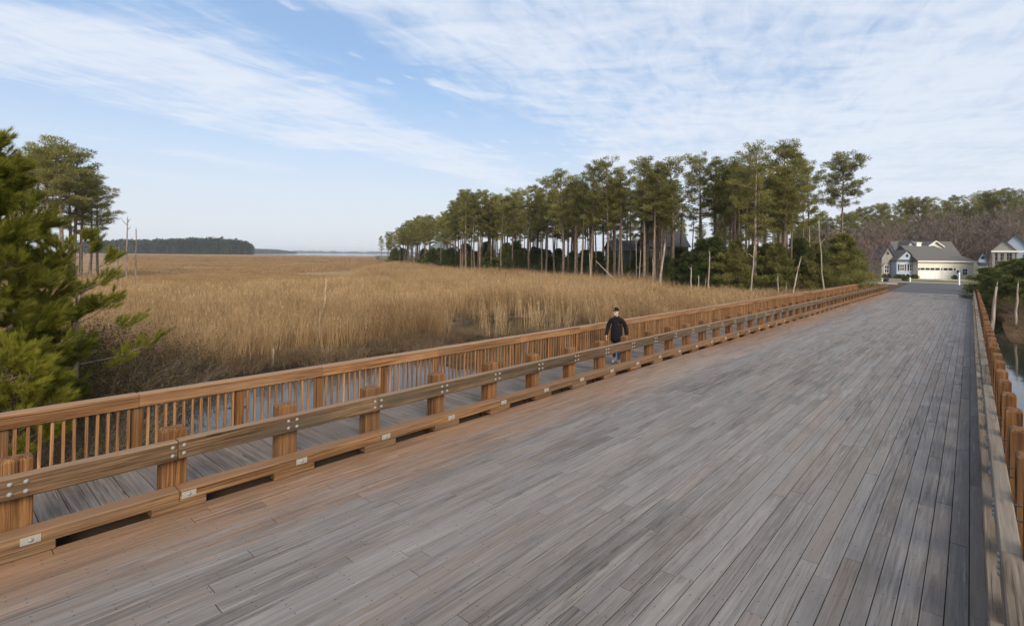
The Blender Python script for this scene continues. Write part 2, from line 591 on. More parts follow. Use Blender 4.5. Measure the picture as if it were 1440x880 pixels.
def bark(name, a, b_, sc=(6, 6, 1.5)):
    m, t, b = new_mat(name)
    tc = t.new('ShaderNodeTexCoord').outputs['Object']
    oi = t.new('ShaderNodeObjectInfo').outputs['Random']
    p = t.vmath('ADD', tc, t.comb(t.math('MULTIPLY', oi, 40.0), 0.0, 0.0))
    n = t.noise(t.scale_vec(p, sc), 1.0, 5.0, 0.65)
    c = t.ramp(n, [(0.32, a), (0.68, b_)])
    tn = t.math('ADD', 0.75, t.math('MULTIPLY', oi, 0.5))
    c = t.mix(1.0, c, t.comb(tn, tn, tn), 'MULTIPLY')
    t.l.new(c, b.inputs['Base Color'])
    b.inputs['Roughness'].default_value = 0.9
    b.inputs['Specular IOR Level'].default_value = 0.15
    bp = t.new('ShaderNodeBump')
    bp.inputs['Strength'].default_value = 0.6
    bp.inputs['Distance'].default_value = 0.03
    t.l.new(n, bp.inputs['Height'])
    t.l.new(bp.outputs[0], b.inputs['Normal'])
    return m


M['bark'] = bark('pine_bark', (0.085, 0.06, 0.045), (0.29, 0.215, 0.16))
M['twig'] = bark('bare_twigs', (0.12, 0.09, 0.075), (0.27, 0.215, 0.185), (3, 3, 1))
M['purple_twig'] = bark('reddish_twigs', (0.11, 0.075, 0.066), (0.23, 0.165, 0.145), (3, 3, 1))
M['snag'] = bark('bleached_wood', (0.16, 0.125, 0.095), (0.44, 0.375, 0.30), (9, 9, 1.2))
M['dark_snag'] = bark('grey_dead_wood', (0.10, 0.08, 0.065), (0.26, 0.215, 0.175), (9, 9, 1.2))


def ground_mat():
    m, t, b = new_mat('marsh_ground')
    pos = t.new('ShaderNodeNewGeometry').outputs['Position']
    o = t.sep(pos)
    n1 = t.noise(t.scale_vec(pos, (0.02, 0.006, 0)), 1.0, 6.0, 0.6)
    n2 = t.noise(t.scale_vec(pos, (0.5, 0.5, 0)), 1.0, 6.0, 0.65)
    n3 = t.noise(t.scale_vec(pos, (4, 4, 4)), 1.0, 5.0, 0.7)
    marsh = t.ramp(t.math('ADD', t.math('MULTIPLY', n1, 0.7), t.math('MULTIPLY', n2, 0.3)),
                   [(0.34, (0.17, 0.105, 0.055)), (0.5, (0.27, 0.175, 0.09)), (0.66, (0.38, 0.26, 0.135))])
    mud = t.ramp(n3, [(0.3, (0.022, 0.018, 0.015)), (0.7, (0.085, 0.065, 0.05))])
    litter = t.ramp(t.math('ADD', t.math('MULTIPLY', n3, .6), t.math('MULTIPLY', n2, .4)), [(0.35, (0.03, 0.02, 0.013)), (0.65, (0.14, 0.09, 0.055))])
    lawn = t.ramp(n3, [(0.3, (0.11, 0.105, 0.045)), (0.7, (0.21, 0.185, 0.085))])
    wet = t.math('SUBTRACT', 1.0, t.smooth(t.math('ADD', o[2], t.math('MULTIPLY', t.math('SUBTRACT', n2, 0.5), 0.25)), -1.92, -1.72))
    ln = t.new('ShaderNodeVectorMath', operation='LENGTH')
    t.l.new(pos, ln.inputs[0])
    dist = ln.outputs['Value']
    nearf = t.math('SUBTRACT', 1.0, t.smooth(dist, 35.0, 60.0))
    c = t.mix(t.math('MULTIPLY', wet, nearf), marsh, mud)
    up = t.smooth(o[2], -1.62, -1.45)
    c = t.mix(up, c, litter)
    lw = t.math('MULTIPLY', t.smooth(o[1], 106.0, 110.0), t.smooth(o[2], -1.3, -1.2))
    c = t.mix(lw, c, lawn)
    t.l.new(c, b.inputs['Base Color'])
    b.inputs['Roughness'].default_value = 0.95
    b.inputs['Specular IOR Level'].default_value = 0.1
    bp = t.new('ShaderNodeBump')
    bp.inputs['Strength'].default_value = 0.7
    bp.inputs['Distance'].default_value = 0.08
    t.l.new(n3, bp.inputs['Height'])
    t.l.new(bp.outputs[0], b.inputs['Normal'])
    return m


def water_mat():
    m, t, b = new_mat('still_water')
    pos = t.new('ShaderNodeNewGeometry').outputs['Position']
    b.inputs['Base Color'].default_value = (0.02, 0.022, 0.02, 1)
    b.inputs['Roughness'].default_value = 0.06
    b.inputs['IOR'].default_value = 1.33
    b.inputs['Specular IOR Level'].default_value = 0.6
    n = t.noise(t.scale_vec(pos, (1.3, 1.3, 1)), 1.0, 3.0)
    bp = t.new('ShaderNodeBump')
    bp.inputs['Strength'].default_value = 0.12
    bp.inputs['Distance'].default_value = 0.03
    t.l.new(n, bp.inputs['Height'])
    t.l.new(bp.outputs[0], b.inputs['Normal'])
    return m


M['ground'] = ground_mat()
M['water'] = water_mat()
M['asphalt'] = plain('asphalt', (0.085, 0.085, 0.09), 0.9, 0, 0.3, 2.0, 0.3)
M['concrete'] = plain('concrete', (0.42, 0.39, 0.34), 0.85, 0, 0.15, 2.0)

# ------------------------------------------------------------------ ground and water
TREE_Z = [(-200, 70), (0, 78), (60, 85), (150, 105), (175, 108), (186, 700), (520, 900), (536, 330), (560, 240), (590, 180), (625, 135),
          (650, 116), (700, 112), (745, 106), (800, 90), (850, 82), (950, 75), (1060, 64), (1130, 60), (1190, 62), (1240, 70)]


def tree_z(px):
    if px is None:
        return 60.0
    if px <= TREE_Z[0][0]:
        return TREE_Z[0][1]
    for (a, za), (b, zb) in zip(TREE_Z, TREE_Z[1:]):
        if px <= b:
            return za + (zb - za) * (px - a) / (b - a)
    return 70.0


def sst(a, b, x):
    t = min(1.0, max(0.0, (x - a) / (b - a)))
    return t * t * (3 - 2 * t)


def ground_z(x, y):
    px, Z = pz(x, y)
    n = mnoise.noise(Vector((x * 0.25, y * 0.25, 0.0)))
    n2 = mnoise.noise(Vector((x * 0.9, y * 0.9, 4.0)))
    h = -1.78 + 0.05 * n
    # creek beside the bridge, with mud shoals
    wx = x + 1.6 * mnoise.noise(Vector((y * 0.13, 1.7, 0)))
    far_x = -24.0 + 7.5 * sst(20, 34, y)
    ch = sst(far_x - 1.5, far_x + 1.5, wx) * (1 - sst(-9.5, -8.5, x)) * (1 - sst(32, 40, y))
    h += ch * (-0.30 + 0.20 * n + 0.13 * n2)
    if px is not None and Z > 20:
        q = math.hypot((px - 725) / 110.0, (Z - 37) / 8.5)
        h += -0.20 * (1 - sst(0.5, 1.15, q + .3 * n2))
    # bank with the near pines
    b = max(0.0, 1 - math.hypot((x + 20.5) / 8.0, (y + 2.5) / 8.5))
    h += 0.75 * sst(0, 0.6, b)
    # under the bridge and the pond on its right
    h += -0.5 * sst(-9.5, -8.5, x) * (1 - sst(60, 75, y)) * (1 - sst(45, 60, x)) * (1 - 0.85 * (sst(45, 49, y) * sst(1, 4, x)))
    if x > 2.0 and 43 < y < 90:
        h = max(h, -1.9 + 0.75 * sst(44.5, 62, y + 0.4 * n))
    if 2.0 < x < 9 and 9 < y < 24:
        h = max(h, -2.05 + 0.38 * max(0, 1 - math.hypot((x - 4.2) / 1.8, (y - 18.5) / 3.5)))
    # wooded upland on the far side of the marsh
    if Z > 20 and px is not None:
        tz = tree_z(px)
        if px > 180 or Z > 60:
            if px > 524:
                h += 0.55 * sst(tz - 4, tz + 10, Z)
    # the road's low embankment and the house lots
    e = sst(74, 83, y)
    if px is None or px > 1130:
        h = h + (max(h, -1.12) - h) * e * (1 - sst(60, 120, abs(x)) * 0.0)
        if y > 83 and px is not None and px > 1150:
            h = -1.12 + 0.01 * n
    # the bay
    if Z > 900 and px is not None and px > -400:
        left_land = 1 - sst(300, 352, px)
        h = h - 1.6 * sst(1040, 1120, Z) * (1 - left_land) - 1.6 * sst(1500, 1700, Z) * left_land
    r = math.hypot(x, y)
    if r > 2500:
        h = -3.4
    return h


def make_ground():
    na, rs = 420, []
    r = 1.2
    while r < 9000:
        rs.append(r)
        r *= 1.034 if r < 200 else 1.07
    vs = [(0, 0, ground_z(0, 0.01))]
    for rr in rs:
        for k in range(na):
            a = 2 * math.pi * k / na
            x, y = rr * math.sin(a), rr * math.cos(a)
            vs.append((x, y, ground_z(x, y)))
    fs = [(0, 1 + (k + 1) % na, 1 + k) for k in range(na)]
    for i in range(len(rs) - 1):
        b0, b1 = 1 + i * na, 1 + (i + 1) * na
        for k in range(na):
            k2 = (k + 1) % na
            fs.append((b0 + k, b0 + k2, b1 + k2, b1 + k))
    me = bpy.data.meshes.new('ground')
    me.from_pydata(vs, [], fs)
    me.materials.append(M['ground'])
    me.polygons.foreach_set('use_smooth', [True] * len(me.polygons))
    me.update()
    tag(mobj('ground', me), 'tan salt marsh and muddy ground reaching out to the bay', None, None, 'structure')


make_ground()
mb = MB()
_n = 64
mb.add([(9500 * math.cos(2 * math.pi * i / _n), 9500 * math.sin(2 * math.pi * i / _n), -1.95) for i in range(_n)], [tuple(range(_n))])
tag(mb.obj('water', M['water']), 'still creek and bay water', None, None, 'structure')

# ------------------------------------------------------------------ the bridge
SLOPE = -0.0113        # the deck falls gently away from the camera
S = 1.524              # bay between posts
Y_END = 80.3
TILT = math.atan(SLOPE)
rnd = random.Random(7)


def tilted(o):
    o.rotation_euler = (TILT, 0, 0)
    return o


bridge = tilted(empty('timber_bridge', (0, 0, 0), 0, 'long weathered grey timber bridge deck with a raised side footway', 'bridge'))
PW, PT = 0.179, 0.045
X_L, X_R = -7.665, 0.37
mb = MB()
mb.box(X_L + .02, X_R - .02, -6, Y_END - .1, -0.42, -PT - 0.004)
mb.box(-9.74, -8.12, -6, Y_END - .1, -0.36, -0.060)
mb.box(-7.87, -7.70, -6, Y_END - .1, -0.42, -0.20)
mb.obj('deck_frame', M['frame'], bridge)
mb = MB()
yy = -3.0
while yy < 78:
    for xx in (-9.3, -6.6, -3.9, -1.2, 0.2):
        mb.tube([(xx, yy, -3.0), (xx, yy, -0.40)], [0.16, 0.16], 8)
    mb.box(-9.7, 0.6, yy - .17, yy + .17, -0.76, -0.425)
    yy += 6.1
tag(mb.obj('pile_bent', M['frame'], bridge), None, None, None, 'stuff')

roadway = bpy.data.objects.new('roadway', None)
link(roadway, bridge)
planks = []
lens = [2.44, 3.05, 3.66, 4.27, 4.88]
ncol = int(round((X_R - X_L) / PW))
pw = (X_R - X_L) / ncol
for c in range(ncol):
    y = -6.0 - rnd.random() * 3.0
    while y < Y_END:
        L = rnd.choice(lens)
        if y + L > Y_END:
            L = Y_END - y
            if L < 0.4:
                break
        planks.append((X_L + (c + .5) * pw, y, L, rnd.uniform(-0.003, 0.0015), rnd.uniform(-.002, .002)))
        y += L
planks.sort(key=lambda p: math.hypot(p[0] + 2.2, max(p[1] - 4.5, 0) + max(0, 4.5 - (p[1] + p[2])) * 2))
plank_me = {}


def plank_mesh(L):
    k = round(L, 3)
    if k not in plank_me:
        m_ = MB()
        m_.cbox(-pw / 2 + .0042, pw / 2 - .0042, 0.004, L - 0.004, -PT, 0.0, 0.0018)
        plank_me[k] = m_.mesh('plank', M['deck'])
    return plank_me[k]


far = MB()
for i, (x, y, L, dz, tl) in enumerate(planks):
    if i < 300:
        o = mobj('plank', plank_mesh(L), roadway, (x, y, dz), (0, tl * 3, 0))
    else:
        far.box(x - pw / 2 + .0042, x + pw / 2 - .0042, y + .003, y + L - .003, -PT + dz, dz)
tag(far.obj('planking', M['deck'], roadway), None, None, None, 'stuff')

footway = bpy.data.objects.new('footway', None)
link(footway, bridge)
wp = S / 5
m_ = MB()
m_.cbox(-9.72, -8.105, -wp / 2 + .004, wp / 2 - .004, -.055, 0, .005)
walk_me = m_.mesh('plank', M['walk'])
k = 0
y = -5.0
while y < Y_END:
    o = mobj('plank', walk_me, footway, (rnd.uniform(-.004, .004), y, 0.004 + rnd.uniform(-.003, .003)))
    y += wp

# guard rails -----------------------------------------------------------------
PD, PA = 0.21, 0.29      # post depth, post length along the bridge


def post_mesh(name, w, d, top, bottom, c, mat):
    m_ = MB()
    a, b = w / 2, d / 2
    e = 0.008
    secs = []

    def ring(ax, by, z, e_):
        secs.append([(ax - e_, -by, z), (ax, -by + e_, z), (ax, by - e_, z), (ax - e_, by, z),
                     (-ax + e_, by, z), (-ax, by - e_, z), (-ax, -by + e_, z), (-ax + e_, -by, z)])
    ring(b, a, bottom, e)
    ring(b, a, top - c, e)
    ring(b - c * .35, a - c * .35, top - c * .35, e)
    ring(b - c, a - c, top, e)
    vs = [v for r_ in secs for v in r_]
    fs = []
    for i in range(len(secs) - 1):
        for j in range(8):
            fs.append((i * 8 + j, i * 8 + (j + 1) % 8, (i + 1) * 8 + (j + 1) % 8, (i + 1) * 8 + j))
    fs.append(tuple(len(vs) - 8 + j for j in range(8)))
    fs.append(tuple(range(7, -1, -1)))
    m_.add(vs, fs)
    return m_.mesh(name, mat)


def dome_mesh(r, h, mat, seg=8):
    """bolt head, axis along +x"""
    m_ = MB()
    vs = []
    for t in (0.0, 0.55, 1.0):
        rr = r * math.cos(t * math.pi / 2 * .85)
        hh = h * math.sin(t * math.pi / 2)
        vs += [(hh, rr * math.cos(2 * math.pi * j / seg), rr * math.sin(2 * math.pi * j / seg)) for j in range(seg)]
    fs = []
    for i in range(2):
        for j in range(seg):
            fs.append((i * seg + j, i * seg + (j + 1) % seg, (i + 1) * seg + (j + 1) % seg, (i + 1) * seg + j))
    fs.append(tuple(2 * seg + j for j in range(seg)))
    m_.add(vs, fs)
    return m_.mesh('bolt', mat, True)


guard_post_me = post_mesh('post', PA, PD, 1.005, -0.50, 0.035, M['post'])
bolt_me = dome_mesh(0.027, 0.020, M['steel'])
m_ = MB()
m_.cbox(0, 0.006, -0.085, 0.085, -0.042, 0.042, 0.002)
plate_me = m_.mesh('plate', M['plate'])
m_ = MB()
m_.cbox(-0.125, 0.125, -0.31, 0.31, 0.0, 0.10, 0.006)
block_me = m_.mesh('curb_block', M['curb'])
m_ = MB()
m_.cbox(-0.0225, 0.0225, -0.15, 0.15, 0.66, 0.885, 0.004)
spacer_me = m_.mesh('spacer', M['post'])
m_ = MB()
m_.tube([(-.04, 0, 0), (.045, 0, 0)], [.011, .011], 6)
pin_me = m_.mesh('bolt', M['steel'])


def guard_rail(side, y0, bay, label, bm, cm):
    """side -1: left of the roadway, +1: right.  x measured outward from the curb face"""
    xf = -7.62 if side < 0 else 0.134
    X = lambda d: xf + side * d
    g = tilted(empty('guard_rail', (0, 0, 0), 0, label, 'guard rail'))
    n = int((Y_END - 0.2 - y0) / bay) + 1
    hand = 1 if side > 0 else 0
    beams = {}
    for i in range(n):
        y = y0 + i * bay
        p = mobj('post', guard_post_me, g, (X(0.255 + (0.045 if side > 0 else 0.0) + PD / 2 + .003), y, rnd.uniform(-.012, .012)),
                 (0, rnd.uniform(-.006, .006), rnd.uniform(-.02, .02) + (math.pi if rnd.random() < .5 else 0)))
        mobj('curb_block', block_me, g, (X(0.128), y, 0.003 + 0.0), (0, 0, 0))
    # rail and curb timbers, two bays each
    i = 0
    while i < n:
        span = min(2, n - 1 - i)
        if span <= 0:
            break
        ya, yb = y0 + i * bay, y0 + (i + span) * bay
        L = yb - ya
        key = round(L, 3)
        if key not in beams:
            b1 = MB()
            b1.cbox(-.072, .072, .002, L - .002, 0.622, 0.866, .012)
            b2 = MB()
            b2.cbox(-.125, .125, .002, L - .002, 0.103, 0.252, .012)
            beams[key] = (b1.mesh('rail_beam', bm), b2.mesh('curb_beam', cm))
        rx = X(0.178) if side < 0 else X(0.145)
        rb = mobj('rail_beam', beams[key][0], g, (rx, ya, rnd.uniform(-.006, .006)))
        cb = mobj('curb_beam', beams[key][1], g, (X(0.127), ya, rnd.uniform(-.003, .003)))
        near = ya < 32
        if near:
            for j in range(span + 1):
                yj = j * bay
                for (dy, dz) in ((-.065, .69), (-.065, .795), (.065, .69), (.065, .795)):
                    if 0 < yj + dy < L:
                        bo = mobj('bolt', bolt_me, rb, (-side * .0715, yj + dy, dz), (0, 0, math.pi if side > 0 else 0))
                    elif False:
                        pass
            for j in range(span):
                yj = j * bay + .0
                if side < 0:
                    pl = mobj('plate', plate_me, cb, (.124, yj + .10, .18), (0, 0, 0))
                    mobj('bolt', bolt_me, cb, (.128, yj + .10, .18), (0, 0, 0))
        if side > 0 and ya < 40:
            for j in range(span):
                mobj('bolt', pin_me, rb, (.10, j * bay + .06, .80))
                mobj('bolt', pin_me, rb, (.10, j * bay - .06 + (0.12 if j == 0 else 0), .68))
        elif side < 0:
            pass
        i += span
    return g


guard_rail(-1, 0.68 - 3 * S, S, 'brown timber guard rail with square posts between roadway and footway', M['beam'], M['curb'])
guard_rail(+1, 9.0 - 8 * 1.42, 1.42, 'grey topped timber guard rail with square posts beside the pond', M['grey_beam'], M['grey_beam'])

# footway railing ---------------------------------------------------------------
rail = tilted(empty('footway_railing', (0, 0, 0), 0, 'brown wooden footway railing with thin balusters along the marsh', 'railing'))
RY0 = 2.22 - 4 * S
nr = int((Y_END - RY0) / S)
m_ = MB()
m_.cbox(-.055, .055, -.07, .07, -.45, 1.042, .006)
rp_me = m_.mesh('post', M['post'])
m_ = MB()
m_.cbox(-.018, .018, -.019, .019, .05, 1.03, .003)
bal_me = m_.mesh('baluster', M['baluster'])
XR = -9.81
for i in range(nr + 1):
    mobj('post', rp_me, rail, (XR, RY0 + i * S, 0))
m_ = MB()
cap_me = {}
bal = []
for i in range(nr):
    for j in range(1, 12):
        bal.append((RY0 + i * S + j * S / 12 + rnd.uniform(-.006, .006), rnd.uniform(-.012, .012)))
bal.sort(key=lambda q: abs(q[0] - 1.0))
far = MB()
for i, (y, tl) in enumerate(bal):
    if i < 300:
        mobj('baluster', bal_me, rail, (XR + .060, y, 0), (tl, 0, 0))
    else:
        far.box(XR + .042, XR + .078, y - .019, y + .019, .05, 1.03)
tag(far.obj('balusters', M['baluster'], rail), None, None, None, 'stuff')
i = 0
while i < nr:
    sp = min(2, nr - i)
    L = sp * S
    key = sp
    if key not in cap_me:
        a = MB(); a.cbox(-.105, .105, .002, L - .002, 1.045, 1.099, .010)
        b = MB(); b.cbox(-.021, .021, .002, L - .002, .905, 1.042, .006)
        c = MB(); c.cbox(-.021, .021, .002, L - .002, .075, .205, .006)
        cap_me[key] = (a.mesh('handrail', M['rail']), b.mesh('rail_board', M['rail']), c.mesh('rail_board', M['rail']))
    y = RY0 + i * S
    mobj('handrail', cap_me[key][0], rail, (XR + .02, y, rnd.uniform(-.004, .004)))
    mobj('rail_board', cap_me[key][1], rail, (XR + .101, y, rnd.uniform(-.003, .003)))
    mobj('rail_board', cap_me[key][2], rail, (XR + .101, y, 0))
    i += sp

# ------------------------------------------------------------------ road and lots beyond the bridge
ZR = -0.925
mb = MB()
mb.prism([(-7.75, -1.35), (0.25, -1.35), (0.25, ZR), (-3.7, ZR + .03), (-7.75, ZR)], Y_END + .02, 108.5)
tag(mb.obj('road', M['asphalt']), 'dark asphalt road leading off the end of the bridge', None, None, 'structure')
mb = MB()
mb.box(-70, 60, 108.5, 115.2, -1.4, ZR + .004)
tag(mb.obj('cross_street', M['asphalt']), 'asphalt cross street in front of the houses', None, None, 'structure')
for nm, (x0, x1, y0, y1) in (('kerb', (-70, -8.5, 115.2, 115.5)), ('kerb', (-8.5, 60, 115.2, 115.5)), ('kerb', (-70, -9.2, 108.2, 108.5)), ('kerb', (0.9, 60, 108.2, 108.5))):
    mb = MB()
    mb.cbox(x0, x1, y0, y1, -1.4, ZR + .12, .02)
    tag(mb.obj(nm, M['concrete']), 'pale concrete kerb along the cross street', None, None, 'structure')

# ------------------------------------------------------------------ vegetation makers
rng = np.random.default_rng(11)


def unit(v):
    return v / np.maximum(np.linalg.norm(v, axis=-1, keepdims=True), 1e-9)


def sprays(pos, dirs, L, w):
    """one thin triangle per position"""
    n = len(pos)
    p = unit(np.cross(dirs, rng.normal(size=(n, 3))))
    L = np.asarray(L).reshape(-1, 1) * np.ones((n, 1))
    w = np.asarray(w).reshape(-1, 1) * np.ones((n, 1))
    return np.stack([pos - p * w, pos + p * w, pos + dirs * L], axis=1)


def clump(center, rad, flat, n, L, w, outward, up=0.5):
    q = unit(rng.normal(size=(n, 3))) * (rng.random((n, 1)) ** 0.45)
    pos = center + q * np.array([rad, rad, rad * flat])
    d = unit(q * 0.8 + outward * 0.5 + np.array([0, 0, up]) + rng.normal(size=(n, 3)) * 0.45)
    return sprays(pos, d, L * rng.uniform(.7, 1.3, n), w)


def pine_meshes(seed, H, crown0, spread, lean=0.0, limbs=34, dens=1.0, top_flat=0.0):
    """tall loblolly pine: bare trunk, open crown of needle clumps on crooked limbs"""
    r = random.Random(seed)
    tb = MB()
    pts, rad = [], []
    lx, ly = r.uniform(-1, 1) * lean, r.uniform(-1, 1) * lean
    sx, sy = r.uniform(-.25, .25), r.uniform(-.25, .25)
    for i in range(9):
        t = i / 8
        pts.append((lx * t * H + sx * math.sin(t * 4.2), ly * t * H + sy * math.sin(t * 3.6 + 1), -0.6 + t * (H + .2)))
        rad.append(0.21 * (1 - t) ** 0.8 * (H / 20) + 0.035)
    tb.tube(pts, rad, 7)

    def trunk_at(t):
        f = t * 8
        i = min(7, int(f))
        a, b = Vector(pts[i]), Vector(pts[i + 1])
        return a.lerp(b, f - i)
    tris = []
    az = r.random() * 6.28
    for i in range(limbs):
        t = crown0 + (0.985 - crown0) * ((i + r.random()) / limbs) ** 0.92
        u = (t - crown0) / (1 - crown0)
        prof = (0.55 + 0.75 * u if u < 0.45 else 0.89 * math.sqrt(max(0.02, 1 - ((u - .45) / .56) ** 2)))
        if top_flat:
            prof = max(.5, math.sin(math.pi * (.2 + .66 * u)))
        ln = spread * prof * r.uniform(.55, 1.15)
        az += 2.4 + r.uniform(-.5, .5)
        el = -0.08 + 0.9 * u * u + r.uniform(-.15, .25)
        b = trunk_at(t)
        d = Vector((math.cos(az) * math.cos(el), math.sin(az) * math.cos(el), math.sin(el)))
        side = Vector((-math.sin(az), math.cos(az), 0)) * r.uniform(-.25, .25)
        pp = [b, b + d * ln * .35 + side * ln * .2, b + d * ln * .7 + side * ln * .35 + Vector((0, 0, .06 * ln)), b + d * ln + side * ln * .3 + Vector((0, 0, .18 * ln))]
        tb.tube([tuple(p) for p in pp], [0.055, .042, .03, .012], 4, cap=False)
        if r.random() < 0.08 and u < .3:
            continue
        fr = (0.4, 0.62, 0.83, 1.0) if ln > 1.6 else (0.5, 0.95)
        for f in fr:
            if r.random() < .12:
                continue
            k = f * 3
            j = min(2, int(k))
            c = pp[j].lerp(pp[j + 1], k - j) + Vector((r.uniform(-.5, .5), r.uniform(-.5, .5), r.uniform(0, .35)))
            rd = r.uniform(.36, .78) * (0.7 + .35 * spread / 3.2)
            tris.append(clump(np.array(c), rd, r.uniform(.42, .62), int(84 * dens * rd / .62), 0.34, 0.042, np.array([d.x, d.y, 0.0])))
    c = trunk_at(0.99)
    tris.append(clump(np.array(c), .8, .7, int(90 * dens), 0.36, 0.045, np.array([0, 0, .5])))
    # dead stubs under the crown
    for i in range(7):
        t = r.uniform(crown0 * .55, crown0)
        b = trunk_at(t)
        a = r.random() * 6.28
        ln = r.uniform(.4, 1.8)
        tb.tube([tuple(b), (b.x + math.cos(a) * ln, b.y + math.sin(a) * ln, b.z + ln * r.uniform(-.15, .4))], [.03, .008], 3, cap=False)
    tm = tb.mesh('trunk', M['bark'], True)
    cm = tri_mesh('crown', np.concatenate(tris), M['needles'])
    return tm, cm


def evergreen_meshes(seed, H, rad_, mat, dens=1.0, low=0.04):
    """young pine or cedar, foliage down to the ground, uneven outline"""
    r = random.Random(seed)
    tb = MB()
    tb.tube([(0, 0, -.4), (r.uniform(-.1, .1), r.uniform(-.1, .1), H * .5), (r.uniform(-.2, .2), 0, H)], [.11 * H / 6, .07 * H / 6, .015], 6)
    tris = []
    az = 0
    nb = int(46 * dens)
    for i in range(nb):
        t = low + (0.97 - low) * (i + r.random()) / nb
        prof = (1 - t) ** 0.75 * (0.55 + 0.45 * min(1, t * 5))
        ln = rad_ * prof * r.uniform(.6, 1.25) + .15
        az += 2.4 + r.uniform(-.6, .6)
        el = r.uniform(-.05, .35)
        d = np.array([math.cos(az), math.sin(az), el])
        b = np.array([0, 0, t * H])
        e = b + d * ln
        tb.tube([tuple(b), tuple(e)], [.025, .006], 3, cap=False)
        for f in (.45, .8, 1.0):
            rd = (0.20 + 0.16 * ln) * r.uniform(.8, 1.3)
            tris.append(clump(b + d * ln * f, rd, .65, int(60 * dens), .24, .032, np.array([d[0], d[1], .2]), .45))
    return tb.mesh('trunk', M['bark'], True), tri_mesh('crown', np.concatenate(tris), mat)


def bare_meshes(seed, H, mat, up=0.75, spread=0.55, twigs=1.0):
    """leafless broadleaf tree: forking limbs and a haze of fine twigs"""
    r = random.Random(seed)
    tb = MB()
    tri = []

    def grow(p, d, ln, rad, lev):
        q = p
        pts = [tuple(p)]
        rr = [rad]
        n = 3 if lev < 3 else 2
        for i in range(n):
            d = (d + Vector((r.uniform(-.18, .18), r.uniform(-.18, .18), r.uniform(-.02, .14)))).normalized()
            q = q + d * (ln / n)
            pts.append(tuple(q))
            rr.append(rad * (1 - .45 * (i + 1) / n))
        if lev < 4:
            tb.tube(pts, rr, 5 if lev < 2 else 3, cap=False)
        else:
            a, b = Vector(pts[0]), Vector(pts[-1])
            s_ = (b - a).cross(Vector((r.uniform(-1, 1), r.uniform(-1, 1), r.uniform(-1, 1)))).normalized() * max(rad, .03)
            tri.append([tuple(a - s_), tuple(a + s_), tuple(b)])
            return
        kids = (4, 5, 5, 7)[lev]
        for k in range(kids):
            f = r.uniform(.35, 1.0) if k else 1.0
            i = min(n - 1, int(f * n))
            b = Vector(pts[i]).lerp(Vector(pts[i + 1]), f * n - i if f < 1 else 1.0)
            ax = Vector((r.uniform(-1, 1), r.uniform(-1, 1), r.uniform(-.3, .6)))
            nd = (d * up + ax.normalized() * spread * (1.0 if k else .4)).normalized()
            grow(b, nd, ln * r.uniform(.5, .78), rr[i] * r.uniform(.45, .65), lev + 1)
    grow(Vector((0, 0, -.4)), Vector((r.uniform(-.06, .06), r.uniform(-.06, .06), 1)).normalized(), H * .42, .0135 * H, 0)
    # cheap wide twigs give the hazy outline
    return tb.mesh('trunk', mat, True), tri_mesh('crown', np.array(tri), mat)


def tree(name, meshes, label, cat, group, loc, rz, sc=1.0, sz=None):
    o = empty(name, loc, rz, label, cat, group)
    o.scale = (sc, sc, sz if sz else sc)
    mobj('trunk', meshes[0], o)
    mobj('crown', meshes[1], o)
    return o


def gz(x, y):
    return ground_z(x, y)


PINES = [pine_meshes(100 + i, 20.0, c0, sp, .012, lb, 1.0) for i, (c0, sp, lb) in enumerate(
    [(.52, 3.3, 34), (.48, 3.0, 32), (.56, 3.6, 30), (.60, 2.7, 26), (.44, 3.2, 38), (.58, 3.1, 28), (.50, 3.9, 36)])]
PINE_SOLO = pine_meshes(140, 20.0, .64, 3.7, .01, 40, 1.1, 1.0)
PINE_TALL = pine_meshes(141, 20.0, .40, 3.0, .006, 34, 0.9)

tr = random.Random(5)


def put_pine(px, Z, ytop, mesh, label, group, name='pine_tree', fat=None):
    x, y = at(px, Z)
    g = gz(x, y)
    H = zat(px, ytop, Z) - g
    s = H / 20.4
    return tree(name, mesh, label, 'pine tree', group, (x, y, g), tr.random() * 6.28, s * (fat or tr.uniform(.9, 1.1)), s)


# front row of the wood edge: (column, depth, top row)
FRONT = [(536, 335, 332), (546, 320, 327), (560, 262, 320), (574, 240, 310), (590, 190, 303), (606, 176, 304), (620, 150, 303), (640, 132, 283),
         (655, 116, 267), (664, 118, 272), (690, 116, 280), (706, 113, 277), (722, 113, 268), (745, 108, 262), (768, 102, 250),
         (790, 92, 240), (812, 90, 248), (832, 86, 231), (853, 83, 226), (874, 82, 236), (905, 79, 222), (922, 78, 230), (944, 77, 224),
         (985, 75, 216), (1004, 75, 222), (1030, 72, 224)]
for px, Z, yt in FRONT:
    lb, gp = next(b for a, b in ((565, ('small looking pine at the bay end of the long wood', 'pines at the bay end of the wood')),
                                 (635, ('pine with thin trunk along the wood edge near the pale blue house', 'pines near the pale blue house')),
                                 (670, ('tall pine in the cluster standing forward into the reeds', 'pines standing forward into the reeds')),
                                 (775, ('tall pine over the dark bushes between the forward cluster and the fallen log', 'pines over the dark bushes')),
                                 (860, ('tall bare trunked pine behind the slanting fallen log', 'pines behind the fallen log')),
                                 (960, ('tall bare trunked pine in front of the dark green houses', 'pines before the green houses')),
                                 (2000, ('tall pine rising over the dark saplings by the bridge', 'pines over the dark saplings'))) if px < a)
    put_pine(px, Z, yt, PINES[tr.randrange(len(PINES))], lb, gp)
put_pine(1062, 64, 203, PINE_TALL, 'tallest slim pine with pale trunk standing over green saplings near the bridge', None)
put_pine(1106, 66, 207, PINES[4], 'broad crowned tall pine between the slim pale pine and the lone pine', None, fat=1.25)
put_pine(1137, 68, 228, PINES[0], 'shorter pine tucked beside the broad crowned pine near the bridge end', None)
